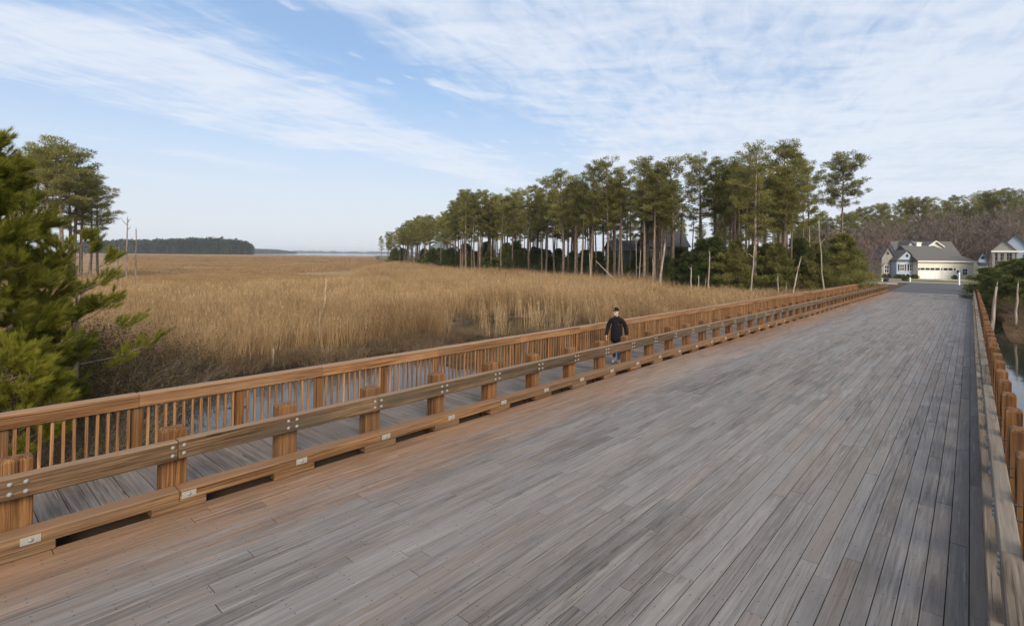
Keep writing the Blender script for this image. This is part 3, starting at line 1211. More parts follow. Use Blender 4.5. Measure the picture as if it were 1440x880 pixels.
put_pine(1183, 80, 222, PINE_SOLO, 'lone flat topped pine with round open crown by the bridge end', None, fat=1.0)
for i in range(125):
    px = tr.uniform(560, 1120)
    Zf = tree_z(px)
    dz_ = tr.uniform(5, 38)
    if 560 < px < 640:
        dz_ = tr.uniform(8, 60)
    if 855 < px < 1010 and tr.random() < .5:
        continue
    Z = Zf + dz_
    top = hz(px) - F * (tr.uniform(12.0, 15.0)) / Z
    lb = ('pine deep in the wood round the pale blue house' if px < 660 else 'pine deep in the wood behind the dark bushes' if px < 855
          else 'pine deep in the wood around the dark green houses' if px < 1000 else 'pine deep in the wood behind the saplings by the bridge')
    put_pine(px, Z, top, PINES[tr.randrange(len(PINES))], lb, lb.replace('pine deep', 'pines deep'))
# evergreen understorey
EVER = [evergreen_meshes(300 + i, 6.0, rd, M['cedar'], 1.5) for i, rd in enumerate((2.4, 2.0, 2.8))]
YOUNG = [evergreen_meshes(320 + i, 6.0, rd, M['needles'], 1.5) for i, rd in enumerate((2.3, 2.7))]


def put_bush(px, Z, yt, mesh, label, group, cat='young tree', name='evergreen_sapling', fat=1.0):
    x, y = at(px, Z)
    g = gz(x, y)
    s = (zat(px, yt, Z) - g) / 6.2
    return tree(name, mesh, label, cat, group, (x, y, g), tr.random() * 6.28, s * fat, s)


SLIM = [pine_meshes(160 + i, 20.0, c0, sp, .02, lb, .8) for i, (c0, sp, lb) in enumerate([(.70, 1.9, 16), (.66, 1.6, 14), (.76, 2.1, 13)])]
for i in range(60):
    px = tr.uniform(640, 1130)
    Z = tree_z(px) + tr.uniform(1, 26)
    put_pine(px, Z, hz(px) - F * tr.uniform(8.5, 13.5) / Z, SLIM[i % 3], 'slim half grown pine crowded among the taller pines of the wood', 'slim pines crowded in the wood')
# far backdrop behind the wood
LBL_BD = 'distant pine in the woods far behind the houses'
for i in range(34):
    px = tr.uniform(880, 1190)
    Z = tr.uniform(170, 210)
    put_pine(px, Z, tr.uniform(306, 326) - (6 if px > 1100 else 0), PINES[tr.randrange(len(PINES))], LBL_BD, 'pines far behind the houses')
# woods behind the houses at the road's end
LBL_HB = 'pine in the dark wood right behind the cream and blue house'
for i in range(48):
    px = 1185 + (1475 - 1185) * (i + tr.random()) / 48
    Z = tr.uniform(146, 186)
    top = np.interp(px, [1185, 1220, 1250, 1300, 1340, 1380, 1475], [305, 292, 285, 277, 274, 268, 272]) + tr.uniform(-5, 26)
    put_pine(px, Z, top, PINES[tr.choice([3, 5, 2, 0])], LBL_HB, 'pines behind the house', fat=tr.uniform(.85, 1.15))
for i in range(13):
    px = tr.uniform(650, 985)
    put_bush(px, tree_z(px) + tr.uniform(14, 42), tr.uniform(338, 358), EVER[tr.randrange(3)], 'dark evergreen deep in the wood, seen dimly between the pine trunks', 'evergreens deep in the wood', fat=1.25)
for i in range(11):
    px = tr.uniform(540, 640)
    Z = tree_z(px) + tr.uniform(2, 30)
    put_bush(px, Z, tr.uniform(347, 352), EVER[tr.randrange(3)], 'dark evergreen thicket bush along the bay end of the wood', 'bushes along the bay end of the wood', fat=1.4)
for i in range(14):
    px = tr.uniform(545, 600)
    Z = tree_z(px) + tr.uniform(0, 25)
    put_pine(px, Z, np.interp(px, [536, 560, 590, 610], [332, 320, 306, 303]) + tr.uniform(0, 12), PINES[tr.randrange(len(PINES))], 'slim pine packed into the bay end of the long wood', 'slim pines packed at the bay end', fat=1.3)
# group at the left
LEFT = [(34, 80, 222), (54, 86, 208), (68, 80, 203), (86, 80, 195), (104, 86, 210), (116, 88, 236), (137, 100, 262), (98, 92, 222), (10, 86, 218), (126, 96, 250)]
for px, Z, yt in LEFT:
    put_pine(px, Z, yt, PINES[tr.randrange(len(PINES))], 'tall pine in the isolated clump beyond the near bushy pine', 'pines in the clump out on the marsh', fat=1.3)

# bare broadleaf trees
BARE = [bare_meshes(200 + i, 18.0, M['twig']) for i in range(3)]
PURP = [bare_meshes(220 + i, 13.0, M['purple_twig'], .8, .6) for i in range(2)]
for i in range(40):
    px = 1190 + 260 * (i + tr.random()) / 40
    Z = tr.uniform(134, 148)
    x, y = at(px, Z)
    g = gz(x, y)
    if tr.random() < .68:
        s = (zat(px, np.interp(px, [1195, 1240, 1300, 1380, 1440], [298, 296, 282, 276, 268]) + tr.uniform(-4, 10), Z) - g) / 20
        tree('bare_tree', BARE[i % 3], 'grey leafless broadleaf tree spreading over the house roofs', 'tree', 'grey bare trees behind the houses', (x, y, g), tr.random() * 6, s * 1.2, s)
    else:
        s = (zat(px, np.interp(px, [1195, 1240, 1300, 1380, 1440], [310, 300, 330, 320, 300]) + tr.uniform(-4, 8), Z) - g) / 14.5
        tree('bare_tree', PURP[i % 2], 'reddish brown leafless tree with fine twigs behind the houses', 'tree', 'reddish bare trees behind the houses', (x, y, g), tr.random() * 6, s * 1.1, s)
for (px, Z, yt) in [(1214, 96, 318), (1228, 104, 306), (1202, 100, 322), (1232, 92, 345), (1170, 98, 320), (1150, 100, 316), (1130, 102, 322), (1240, 118, 304)]:
    x, y = at(px, Z)
    g = gz(x, y)
    s = (zat(px, yt, Z) - g) / 14.5
    tree('bare_tree', PURP[tr.randrange(2)], 'reddish leafless tree beside the left end of the cream and blue house', 'tree', 'reddish bare trees by the road end', (x, y, g), tr.random() * 6, s, s)

for (px, Z, yt) in [(556, 250, 348), (600, 176, 352), (624, 150, 352), (690, 112, 350), (712, 110, 340), (726, 110, 338), (752, 106, 346), (770, 100, 350), (786, 98, 348),
                    (806, 92, 352), (822, 92, 350), (842, 88, 352), (862, 86, 356), (880, 84, 372), (640, 128, 352), (668, 120, 352)]:
    put_bush(px, Z + 5, yt, EVER[tr.randrange(3)], 'dark green evergreen bush between the pine trunks', 'evergreen bushes under the pines', fat=1.15)
for (px, Z, yt) in [(948, 76, 362), (966, 74, 352), (986, 72, 334), (1004, 69, 330), (1018, 68, 345), (1060, 69, 342), (1080, 68, 340), (1125, 66, 332)]:
    put_bush(px, Z, yt, EVER[tr.randrange(3)], 'dark green evergreen sapling in the thicket by the bridge', 'dark evergreen saplings by the bridge', fat=1.0)
for (px, Z, yt) in [(1034, 66, 336), (1092, 63, 340), (1100, 66, 345), (1150, 62, 338), (1050, 64, 372)]:
    put_bush(px, Z, yt, YOUNG[tr.randrange(2)], 'bright green bushy young pine in the thicket by the bridge', 'bright young pines by the bridge', fat=.95)
put_bush(1184, 62, 326, YOUNG[1], 'large round bushy young pine right beside the bridge end', None, fat=1.05)
put_bush(1206, 68, 352, YOUNG[0], 'small bushy young pine peeping past the large round one', None, fat=1.0)
for (px, Z, yt) in [(1392, 54, 374), (1408, 52, 380), (1424, 48, 372), (1442, 46, 364), (1462, 46, 344), (1412, 64, 366), (1434, 62, 362), (1436, 44.5, 392), (1416, 46, 398), (1400, 48, 402)]:
    put_bush(px, Z, yt, EVER[tr.randrange(3)], 'dark spreading evergreen on the far bank of the pond', 'evergreens on the pond bank', fat=1.25)

# ------------------------------------------------------------------ dead trunks


def snag(px, Z, ytop, ptop=None, w=0.09, label='', mat='snag', group=None, fork=0, ybase=None, name='dead_trunk', seed=0):
    r = random.Random(int(px * 7 + Z) + seed)
    x, y = at(px, Z)
    g = gz(x, y) - .25
    h = zat(px, ytop, Z) - g
    lx = ((ptop if ptop is not None else px) - px) / F * Z
    dx, dy = CT * lx, ST * lx
    pts, rad = [], []
    for i in range(6):
        t = i / 5
        j = .05 * h / 6 if 0 < i < 5 else 0
        pts.append((dx * t + r.uniform(-j, j), dy * t + r.uniform(-j, j), h * t))
        rad.append(w * (1 - .6 * t) * r.uniform(.9, 1.1))
    m_ = MB()
    m_.tube(pts, rad, 7)
    # splintered top
    m_.tube([pts[-1], (pts[-1][0] + w * .3, pts[-1][1], pts[-1][2] + w * 2.6)], [w * .3, w * .05], 4)
    o = m_.obj(name, M[mat], None, loc=(x, y, g), smooth=True)
    for k in range(fork):
        f = r.uniform(.55, .95)
        i = min(4, int(f * 5))
        b = Vector(pts[i]).lerp(Vector(pts[i + 1]), f * 5 - i)
        a = r.random() * 6.28
        ln = h * r.uniform(.05, .14)
        q = b + Vector((math.cos(a) * ln * .5, math.sin(a) * ln * .5, ln * .5))
        q2 = q + Vector((math.cos(a) * ln * .3, math.sin(a) * ln * .3, ln * r.uniform(-.1, .6)))
        b_ = MB()
        b_.tube([tuple(b), tuple(q), tuple(q2)], [w * .32, w * .22, w * .07], 5)
        b_.obj('branch', M[mat], o, smooth=True)
    return tag(o, label, 'dead tree', group)


snag(178, 62, 307, 179, .13, 'tall grey dead trunk with small side branches out in the marsh', 'dark_snag', None, 4)
snag(192, 58, 323, 191, .11, 'straight bare dead pole beside the branched dead trunk in the marsh', 'dark_snag')
snag(165, 50, 347, 167, .10, 'pale broken dead trunk at the near edge of the pine clump', 'dark_snag')
snag(114, 60, 344, 114, .09, 'short dead post standing between trunks of the pine clump', 'dark_snag', 'short dead posts in the pine clump')
snag(127, 62, 342, 127, .09, 'short dead post standing between trunks of the pine clump', 'dark_snag', 'short dead posts in the pine clump')
snag(456, 34, 392, 459, .06, 'slim white dead trunk alone in the middle of the reeds', 'snag')
snag(450, 28, 437, 451, .035, 'thin pale dead stick low in the reeds beside the white trunk', 'snag')
snag(385, 24, 490, 386, .06, 'short pale stump near the creek edge of the reeds', 'snag')
snag(831, 80, 356, 829, .11, 'orange tinted dead trunk before the wood', 'snag')
snag(899, 74, 352, 901, .13, 'pale bare dead trunk with a forked top before the green house', 'snag', None, 2)
snag(895, 75, 338, 894, .08, 'thin dead trunk beside the forked pale trunk before the green house', 'snag')
snag(919, 70, 364, 918, .11, 'straight white dead trunk before the green house', 'snag')
snag(926, 71, 342, 935, .24, 'thick leaning pale dead trunk before the green house', 'snag', None, 1)
snag(921, 68, 404, 921, .10, 'low white stump in the reeds before the green house', 'snag', 'low white stumps in the reeds')
snag(953, 66, 408, 953, .09, 'low white stump in the reeds before the green house', 'snag', 'low white stumps in the reeds')
snag(972, 62, 376, 972, .12, 'pale dead post with a short side twig by the thicket', 'snag', None, 1)
snag(983, 61, 388, 983, .08, 'forked pale dead stem by the thicket', 'snag', None, 3)
snag(990, 61, 392, 993, .07, 'short slanting dead stem by the thicket', 'snag')
snag(996, 63, 354, 998, .12, 'twisted tan dead trunk rising from the thicket', 'snag', None, 3)
snag(1055, 61, 340, 1062, .10, 'slanting tan dead trunk leaning on the tallest slim pine', 'snag', None, 4)
snag(1095, 58, 388, 1094, .12, 'white dead stub behind the railing', 'snag', None, 1)
snag(1103, 58, 402, 1106, .12, 'shortest white dead stub behind the railing', 'snag')
snag(1112, 58, 364, 1126, .11, 'leaning white dead trunk with arched limbs behind the railing', 'snag', None, 4)
snag(1160, 57, 310, 1151, .10, 'tall thin crooked white dead trunk before the bushy pines', 'snag', None, 2)
snag(1078, 58, 411, 1078, .08, 'tiny pale stump tip behind the railing', 'snag')
snag(1393, 38.5, 403, 1402, .16, 'leaning pale dead trunk on the pond bank', 'snag')
snag(1428, 38, 398, 1432, .10, 'wavy slim pale dead trunk on the pond bank', 'snag', None, 1)
o = snag(1453, 36, 226, 1449, .16, 'dead tree with bare branch stubs over the pond bank', 'dark_snag', None, 0)
for (zz, ex, ez) in ((9.6, -1.0, .35), (9.0, -.75, .1), (8.5, -.5, .2)):
    b_ = MB()
    b_.tube([(0, 0, zz), (CT * ex * .6, ST * ex * .6, zz + ez * .4), (CT * ex, ST * ex, zz + ez)], [.05, .03, .012], 5)
    b_.obj('branch', M['dark_snag'], o, smooth=True)
# a fallen log leaning in front of the wood
xa, ya = at(881, 76)
xb, yb = at(838, 80)
m_ = MB()
m_.tube([(0, 0, -.1), (xb - xa, yb - ya, zat(838, 367, 80) - gz(xa, ya))], [.13, .08], 7)
tag(m_.obj('fallen_log', M['snag'], None, loc=(xa, ya, gz(xa, ya)), smooth=True), 'pale fallen log propped at a slant before the wood', 'log')

# ------------------------------------------------------------------ near pines and thicket at the left


def shoots_mesh(name, tips, dirs, mat, needles=64, nl=0.18, sl=0.24, w=0.005):
    """bottle-brush shoots of long needles"""
    T = []
    for p, d in zip(tips, dirs):
        n = needles
        s_ = rng.random(n) ** .7
        base = p - d * sl * (1 - s_)[:, None]
        q = unit(np.cross(d, rng.normal(size=(n, 3))))
        ang = rng.uniform(.25, .95, n) * (1.15 - .75 * s_)
        dd = unit(d * np.cos(ang)[:, None] + q * np.sin(ang)[:, None] + np.array([0, 0, -.04]))
        T.append(sprays(base, dd, nl * rng.uniform(.7, 1.15, n), w))
    return tri_mesh(name, np.concatenate(T), mat)


def near_pine(px, Z, H, spread, label, seed, low, nbr, nsub, loc_z=None, upper=1.0, needles=64):
    r = random.Random(seed)
    x, y = at(px, Z)
    g = gz(x, y)
    root = empty('pine_tree', (x, y, g), 0, label, 'pine tree')
    tb = MB()
    tb.tube([(0, 0, -.4), (.08, .05, H * .35), (-.05, .08, H * .7), (0, 0, H)], [.02 * H * .8, .014 * H * .8, .008 * H * .8, .01], 8)
    tips, dirs = [], []
    az = r.random() * 6
    for i in range(nbr):
        t = low + (1 - low) * (i + r.random()) / nbr
        ln = spread * (1 - t * .78) * r.uniform(.65, 1.15) * (.8 if t < low + .06 else 1)
        az += 2.4 + r.uniform(-.4, .4)
        el = r.uniform(-.05, .3) + .35 * t
        b = Vector((0, 0, t * H))
        d = Vector((math.cos(az), math.sin(az), el)).normalized()
        pts = [b, b + d * ln * .5, b + d * ln * .85 + Vector((0, 0, .07 * ln)), b + d * ln + Vector((0, 0, .16 * ln))]
        tb.tube([tuple(p) for p in pts], [.012 + .012 * ln * .5, .012, .009, .005], 5, cap=False)
        for k in range(nsub):
            f = r.uniform(.28, 1.0) ** .8
            kk = f * 3
            j = min(2, int(kk))
            p = pts[j].lerp(pts[j + 1], kk - j)
            sd = (d + Vector((r.uniform(-1, 1), r.uniform(-1, 1), r.uniform(-.1, .85))) * .8).normalized()
            sl_ = r.uniform(.2, .55) * (.6 + .2 * ln)
            q = p + sd * sl_
            tb.tube([tuple(p), tuple(q)], [.006, .004], 3, cap=False)
            sd2 = (sd + Vector((0, 0, .35))).normalized()
            tips.append(np.array(q + sd2 * .12))
            dirs.append(np.array(sd2))
            if r.random() < .75:
                sd3 = (sd + Vector((r.uniform(-1, 1), r.uniform(-1, 1), r.uniform(0, .8))) * .6).normalized()
                tips.append(np.array(p + sd * sl_ * .6 + sd3 * .2))
                dirs.append(np.array(sd3))
    tips.append(np.array((0, 0, H + .1)))
    dirs.append(np.array((0, 0, 1.0)))
    tb.obj('trunk', M['bark'], root, smooth=True)
    mobj('crown', shoots_mesh('crown', tips, dirs, M['needles_near'], needles), root)
    return root


near_pine(-58, 12.2, 7.0, 2.9, 'bushy bright green pine rising beside the footway railing', 41, .08, 150, 30, needles=72)
near_pine(104, 14.0, 5.2, 2.35, 'sparse young pine with open branches beside the bushy bright pine', 47, .24, 24, 13, needles=64)
near_pine(16, 11.0, 2.9, 1.35, 'low bright young pine close against the footway railing', 53, .2, 40, 16, needles=72)
near_pine(20, 17.5, 6.2, 2.2, 'shadowy young pine half hidden behind the bushy bright pine', 49, .15, 34, 14, needles=56)


def stems_mesh(name, n, rad, h, mat, r_seed, arch=.5, w=.006, leaf=None, leaf_n=0):
    r = random.Random(r_seed)
    T = []
    L_ = []
    for i in range(n):
        a, rr = r.random() * 6.28, rad * math.sqrt(r.random()) * .7
        p = Vector((rr * math.cos(a), rr * math.sin(a), -.05))
        d = Vector((math.cos(a) * arch * r.random() + r.uniform(-.4, .4), math.sin(a) * arch * r.random() + r.uniform(-.4, .4), 1)).normalized()
        ln = h * r.uniform(.45, 1.1)
        for s_ in range(4):
            d = (d + Vector((r.uniform(-.25, .25), r.uniform(-.25, .25), -.12 * arch * s_))).normalized()
            q = p + d * ln / 4
            ww = w * (1 - s_ * .2)
            sd = d.cross(Vector((r.uniform(-1, 1), r.uniform(-1, 1), .2))).normalized() * ww
            T.append([p - sd, p + sd, q + sd * .8])
            T.append([p - sd, q + sd * .8, q - sd * .8])
            if s_ > 0:
                for b_ in range(2):
                    e = q + Vector((r.uniform(-1, 1), r.uniform(-1, 1), r.uniform(-.1, .8))) * ln * .14
                    T.append([q - sd * .6, q + sd * .6, e])
                    if leaf and r.random() < leaf_n:
                        L_.append(tuple(e))
            p = q
    me = tri_mesh(name, np.array([[tuple(v) for v in t] for t in T]), mat)
    lm = None
    if leaf and L_:
        P = np.repeat(np.array(L_), 5, axis=0) + rng.normal(size=(len(L_) * 5, 3)) * .06
        lm = tri_mesh('leaves', sprays(P, unit(rng.normal(size=P.shape) + np.array([0, 0, .4])), rng.uniform(.05, .1, len(P)), .014), leaf)
    return me, lm


SHR = [stems_mesh('stems', 170, 1.3, 2.1, M['twig'], 60 + i, .7, .006, M['brown_leaf'], .9) for i in range(2)]
GRY = [stems_mesh('stems', 200, 1.2, 1.5, M['dark_snag'], 70 + i, .8, .0055, M['brown_leaf'], .12) for i in range(2)]
for i, (px, Z, s) in enumerate([(10, 13.2, .9), (60, 14.0, .95), (110, 15.5, 1.1), (150, 15.2, 1.05), (185, 17.0, 1.1), (90, 18, 1.2), (215, 18.0, .9), (140, 19.5, 1.2), (35, 16.5, 1.0), (-30, 14, .9)]):
    x, y = at(px, Z)
    o = empty('thicket_shrub', (x, y, gz(x, y)), i * 1.3, 'tangled brown shrub with withered leaves under the near pines', 'shrub', 'brown shrubs under the near pines')
    o.scale = (s, s, s)
    mobj('stems', SHR[i % 2][0], o)
    mobj('leaves', SHR[i % 2][1], o)
for i, (px, Z, s) in enumerate([(30, 11.9, .7), (85, 12.2, .7), (130, 12.8, .75), (175, 13.8, .8), (225, 16.5, .9), (250, 19.0, 1.1), (235, 21, 1.1), (200, 14.5, .8), (265, 22, 1.1), (60, 12.6, .75)]):
    x, y = at(px, Z)
    o = empty('bare_shrub', (x, y, gz(x, y)), i * 2.1, 'grey leafless shrub of arching twigs at the creek edge', 'shrub', 'grey bare shrubs at the creek edge')
    o.scale = (s, s, s)
    mobj('stems', GRY[i % 2][0], o)
    if GRY[i % 2][1]:
        mobj('leaves', GRY[i % 2][1], o)

# ------------------------------------------------------------------ reeds and marsh grass (countless: stuff)


def reed_clump(seed, n, rad, h, w, mats, plume=True, leafs=2, lean=.12):
    r = np.random.default_rng(seed)
    a = r.random(n) * 6.283
    q = rad * np.sqrt(r.random(n))
    base = np.stack([q * np.cos(a), q * np.sin(a), np.full(n, -.08)], 1)
    d = unit(np.stack([r.normal(0, lean, n), r.normal(0, lean, n), np.ones(n)], 1))
    H = h * r.uniform(.65, 1.12, n)
    mid = base + d * (H * .55)[:, None]
    d2 = unit(d + np.stack([r.normal(0, lean, n), r.normal(0, lean, n), np.zeros(n)], 1))
    top = mid + d2 * (H * .45)[:, None]
    an = r.random(n) * 6.283
    sd = np.stack([np.cos(an), np.sin(an), np.zeros(n)], 1) * w
    T = [np.stack([base - sd, base + sd, mid + sd * .9], 1), np.stack([base - sd, mid + sd * .9, mid - sd * .9], 1), np.stack([mid - sd * .9, mid + sd * .9, top], 1)]
    for k in range(leafs):
        f = r.uniform(.25, .85, n)[:, None]
        p = base + d * (H[:, None] * f)
        an = r.random(n) * 6.283
        ld = unit(np.stack([np.cos(an), np.sin(an), r.uniform(.1, 1.2, n)], 1))
        s2 = np.cross(ld, np.array([0, 0, 1.0])) * w * 1.1
        T.append(np.stack([p - s2, p + s2, p + ld * (h * r.uniform(.1, .22, n))[:, None]], 1))
    if plume:
        m = r.random(n) < .35
        k = int(m.sum())
        pd = unit(d2[m] + np.stack([r.normal(0, .25, k), r.normal(0, .25, k), np.zeros(k)], 1))
        s3 = np.cross(pd, unit(r.normal(size=(k, 3)))) * .022
        T.append(np.stack([top[m] - pd * .12 - s3, top[m] - pd * .12 + s3, top[m] + pd * .14], 1))
    return tri_mesh('reed_clump', np.concatenate(T), mats)


def scatter(name, label, meshes, pts):
    """one object whose points carry clumps"""
    pts = np.array(pts)
    src = bpy.data.collections.new(name + '_clumps')
    for i, me in enumerate(meshes):
        src.objects.link(bpy.data.objects.new(name + '_clump', me))
    me = bpy.data.meshes.new(name)
    me.vertices.add(len(pts))
    me.vertices.foreach_set('co', pts[:, :3].astype(np.float32).reshape(-1))
    for nm, col, typ in (('sc', 3, 'FLOAT'), ('rz', 4, 'FLOAT'), ('wd', 5, 'FLOAT')):
        at_ = me.attributes.new(nm, typ, 'POINT')
        at_.data.foreach_set('value', pts[:, col].astype(np.float32))
    o = mobj(name, me)
    g = bpy.data.node_groups.new(name + '_nodes', 'GeometryNodeTree')
    g.interface.new_socket('Geometry', in_out='INPUT', socket_type='NodeSocketGeometry')
    g.interface.new_socket('Geometry', in_out='OUTPUT', socket_type='NodeSocketGeometry')
    N, Lk = g.nodes, g.links
    gi, go = N.new('NodeGroupInput'), N.new('NodeGroupOutput')
    ci = N.new('GeometryNodeCollectionInfo')
    ci.inputs['Collection'].default_value = src
    ci.inputs['Separate Children'].default_value = True
    ci.inputs['Reset Children'].default_value = True
    ip = N.new('GeometryNodeInstanceOnPoints')
    ip.inputs['Pick Instance'].default_value = True
    ri = N.new('FunctionNodeRandomValue')
    ri.data_type = 'INT'
    for s_ in ri.inputs:
        if s_.name == 'Min' and s_.type == 'INT':
            s_.default_value = 0
        if s_.name == 'Max' and s_.type == 'INT':
            s_.default_value = len(meshes) - 1
    iout = [s_ for s_ in ri.outputs if s_.type == 'INT'][0]

    def attr(nm):
        a = N.new('GeometryNodeInputNamedAttribute')
        a.data_type = 'FLOAT'
        a.inputs[0].default_value = nm
        return [s_ for s_ in a.outputs if s_.name == 'Attribute' and s_.enabled][0]
    cr, cs = N.new('ShaderNodeCombineXYZ'), N.new('ShaderNodeCombineXYZ')
    Lk.new(attr('rz'), cr.inputs[2])
    wds = attr('wd')
    Lk.new(wds, cs.inputs[0])
    Lk.new(wds, cs.inputs[1])
    Lk.new(attr('sc'), cs.inputs[2])
    Lk.new(gi.outputs[0], ip.inputs['Points'])
    Lk.new(ci.outputs[0], ip.inputs['Instance'])
    Lk.new(iout, ip.inputs['Instance Index'])
    Lk.new(cr.outputs[0], ip.inputs['Rotation'])
    Lk.new(cs.outputs[0], ip.inputs['Scale'])
    Lk.new(ip.outputs[0], go.inputs[0])
    md = o.modifiers.new('clumps', 'NODES')
    md.node_group = g
    return tag(o, label, None, None, 'stuff')


TALL = [(-150, 50), (200, 54), (430, 60), (490, 84), (520, 125), (545, 190), (575, 230), (640, 400), (1300, 400)]


def tall_z(px):
    return float(np.interp(px, [a for a, b in TALL], [b for a, b in TALL]))


near_p, mid_p, far_p, salt_p, dull_p = [], [], [], [], []
rr_ = random.Random(21)


def sample(Z0, Z1, dens, fn, p0=-90, p1=1240):
    n = int(dens * (Z1 * Z1 - Z0 * Z0) / 2 * (p1 - p0) / F)
    for i in range(n):
        Z = math.sqrt(rr_.uniform(Z0 * Z0, Z1 * Z1))
        px = rr_.uniform(p0, p1)
        fn(px, Z)


def tall(px, Z, out, wide):
    x, y = at(px, Z)
    if x > -11.2:
        return
    nz = mnoise.noise(Vector((x * .06, y * .06, 2.0)))
    n2 = mnoise.noise(Vector((x * .3, y * .3, 7.0)))
    if Z > tall_z(px) * (1 + .12 * nz) or Z > tree_z(px) + 2.5:
        return
    if px < 255 + 25 * n2 and Z < 21 + 3 * n2:
        return
    far_x = -24.0 + 7.5 * sst(20, 34, y)
    if x > far_x - .5 + 1.2 * n2 and y < 34:
        return
    # open muddy hollow in the reeds and a worn edge by the bridge further on
    if math.hypot((px - 725) / 115, (Z - 37) / 9.0) < 1 + .35 * n2 and rr_.random() < .93:
        return
    if n2 < -.42 and Z < 60:
        return
    if px > 800 and x > -15.5 + 2 * n2 and rr_.random() < .55:
        return
    g = gz(x, y)
    s = 1.0 + .22 * nz + .16 * n2 + rr_.uniform(-.1, .1)
    if x > far_x - 4:
        s *= .72 + .25 * rr_.random()
    if px > 930:
        s *= .75
    out.append((x, y, g, s, rr_.random() * 6.28, wide * rr_.uniform(.85, 1.15)))


sample(15, 34, 5.0, lambda p, Z: tall(p, Z, near_p, 1.0))
sample(34, 62, 3.0, lambda p, Z: tall(p, Z, mid_p, 1.0))
sample(62, 125, 1.0, lambda p, Z: tall(p, Z, far_p, 1.0))
sample(125, 240, .35, lambda p, Z: tall(p, Z, far_p, 1.5))


def salt(px, Z, wide):
    if Z < tall_z(px) * .85 or Z > tree_z(px) + 2:
        return
    x, y = at(px, Z)
    nz = mnoise.noise(Vector((x * .03, y * .03, 12.0)))
    if x > -12 or nz < -.35:
        return
    salt_p.append((x, y, gz(x, y), (.7 + .4 * nz + rr_.uniform(-.1, .1)) * (1 + .3 * (Z > 160)), rr_.random() * 6.28, wide))


sample(44, 110, .7, lambda p, Z: salt(p, Z, 1.0), -90, 600)
sample(110, 260, .16, lambda p, Z: salt(p, Z, 2.0), -90, 600)
sample(260, 600, .03, lambda p, Z: salt(p, Z, 4.0), -90, 600)


def dull(px, Z):
    x, y = at(px, Z)
    if x > -11.3 or y > 60:
        return
    far_x = -24.0 + 7.5 * sst(20, 34, y)
    g = gz(x, y)
    n2 = mnoise.noise(Vector((x * .35, y * .35, 17.0)))
    inch = x > far_x - 1.5
    hollow = math.hypot((px - 725) / 120.0, (Z - 37) / 9.5) < 1
    if (inch or hollow) and (g < -1.93 or n2 < -.05):
        return
    if not inch and not hollow and rr_.random() < .9:
        return
    dull_p.append((x, y, g, rr_.uniform(.25, .6), rr_.random() * 6.28, rr_.uniform(.8, 1.3)))


sample(11, 48, 3.5, dull, -90, 1100)
for i in range(750):      # broken stems along the creek's far edge
    y = rr_.uniform(-2, 33)
    x = -24.0 + 7.5 * sst(20, 34, y) - 1.6 * mnoise.noise(Vector((y * 0.13, 1.7, 0))) + rr_.gauss(0, 1.3)
    g = gz(x, y)
    if g > -2.02:
        dull_p.append((x, y, g, rr_.uniform(.15, .5), rr_.random() * 6.28, rr_.uniform(.8, 1.3)))
for i in range(260):       # tussocks round the little island in the pond and along its bank
    x, y = 4.2 + rr_.gauss(0, 1.0), 18.5 + rr_.gauss(0, 2.0)
    if gz(x, y) > -1.97:
        dull_p.append((x, y, gz(x, y), rr_.uniform(.18, .4), rr_.random() * 6, 1.0))
for i in range(1300):
    x, y = rr_.uniform(2.2, 22), rr_.uniform(44.8, 60)
    dull_p.append((x, y, gz(x, y), rr_.uniform(.10, .32), rr_.random() * 6, 1.1))

NEARC = [reed_clump(400 + i, 26, .38, 2.15, .0085, M['reed']) for i in range(4)]
MIDC = [reed_clump(410 + i, 22, .55, 2.15, .014, M['reed']) for i in range(3)]
FARC = [reed_clump(420 + i, 30, 1.15, 2.1, .028, M['reed'], True, 1) for i in range(3)]
SALTC = [reed_clump(430 + i, 40, 1.3, .75, .022, M['salt_grass'], False, 1, .3) for i in range(2)]
DULLC = [reed_clump(440 + i, 30, .38, 1.6, .007, M['reed_dull'], False, 2, .3) for i in range(3)]
scatter('reed_bed', 'tall golden dry reeds along the creek', NEARC, near_p)
scatter('reed_field', 'broad field of golden dry reeds in the middle of the marsh', MIDC, mid_p)
scatter('far_reeds', 'pale golden reeds reaching back to the pine wood', FARC, far_p)
scatter('salt_grass', 'short tan salt grass on the open marsh', SALTC, salt_p)
scatter('dead_reeds', 'dull broken reeds in the creek mud', DULLC, dull_p)

# ------------------------------------------------------------------ far woods and shores


def far_wood(name, label, plist, mat):
    T = []
    for (x, y, g, h, r_) in plist:
        n = 110
        q = unit(rng.normal(size=(n, 3))) * (rng.random((n, 1)) ** .35)
        pos = np.array([x, y, g + h * .62]) + q * np.array([r_, r_, h * .38])
        T.append(sprays(pos, unit(q + rng.normal(size=(n, 3)) * .5), r_ * .45, r_ * .16))
        m = 26
        q = rng.normal(size=(m, 3)) * np.array([r_ * .7, r_ * .7, 0])
        pos = np.array([x, y, g]) + q
        T.append(sprays(pos, np.tile([0, 0, 1.0], (m, 1)), h * .7, r_ * .07))
    return tag(mobj(name, tri_mesh(name, np.concatenate(T), mat)), label, None, None, 'stuff')


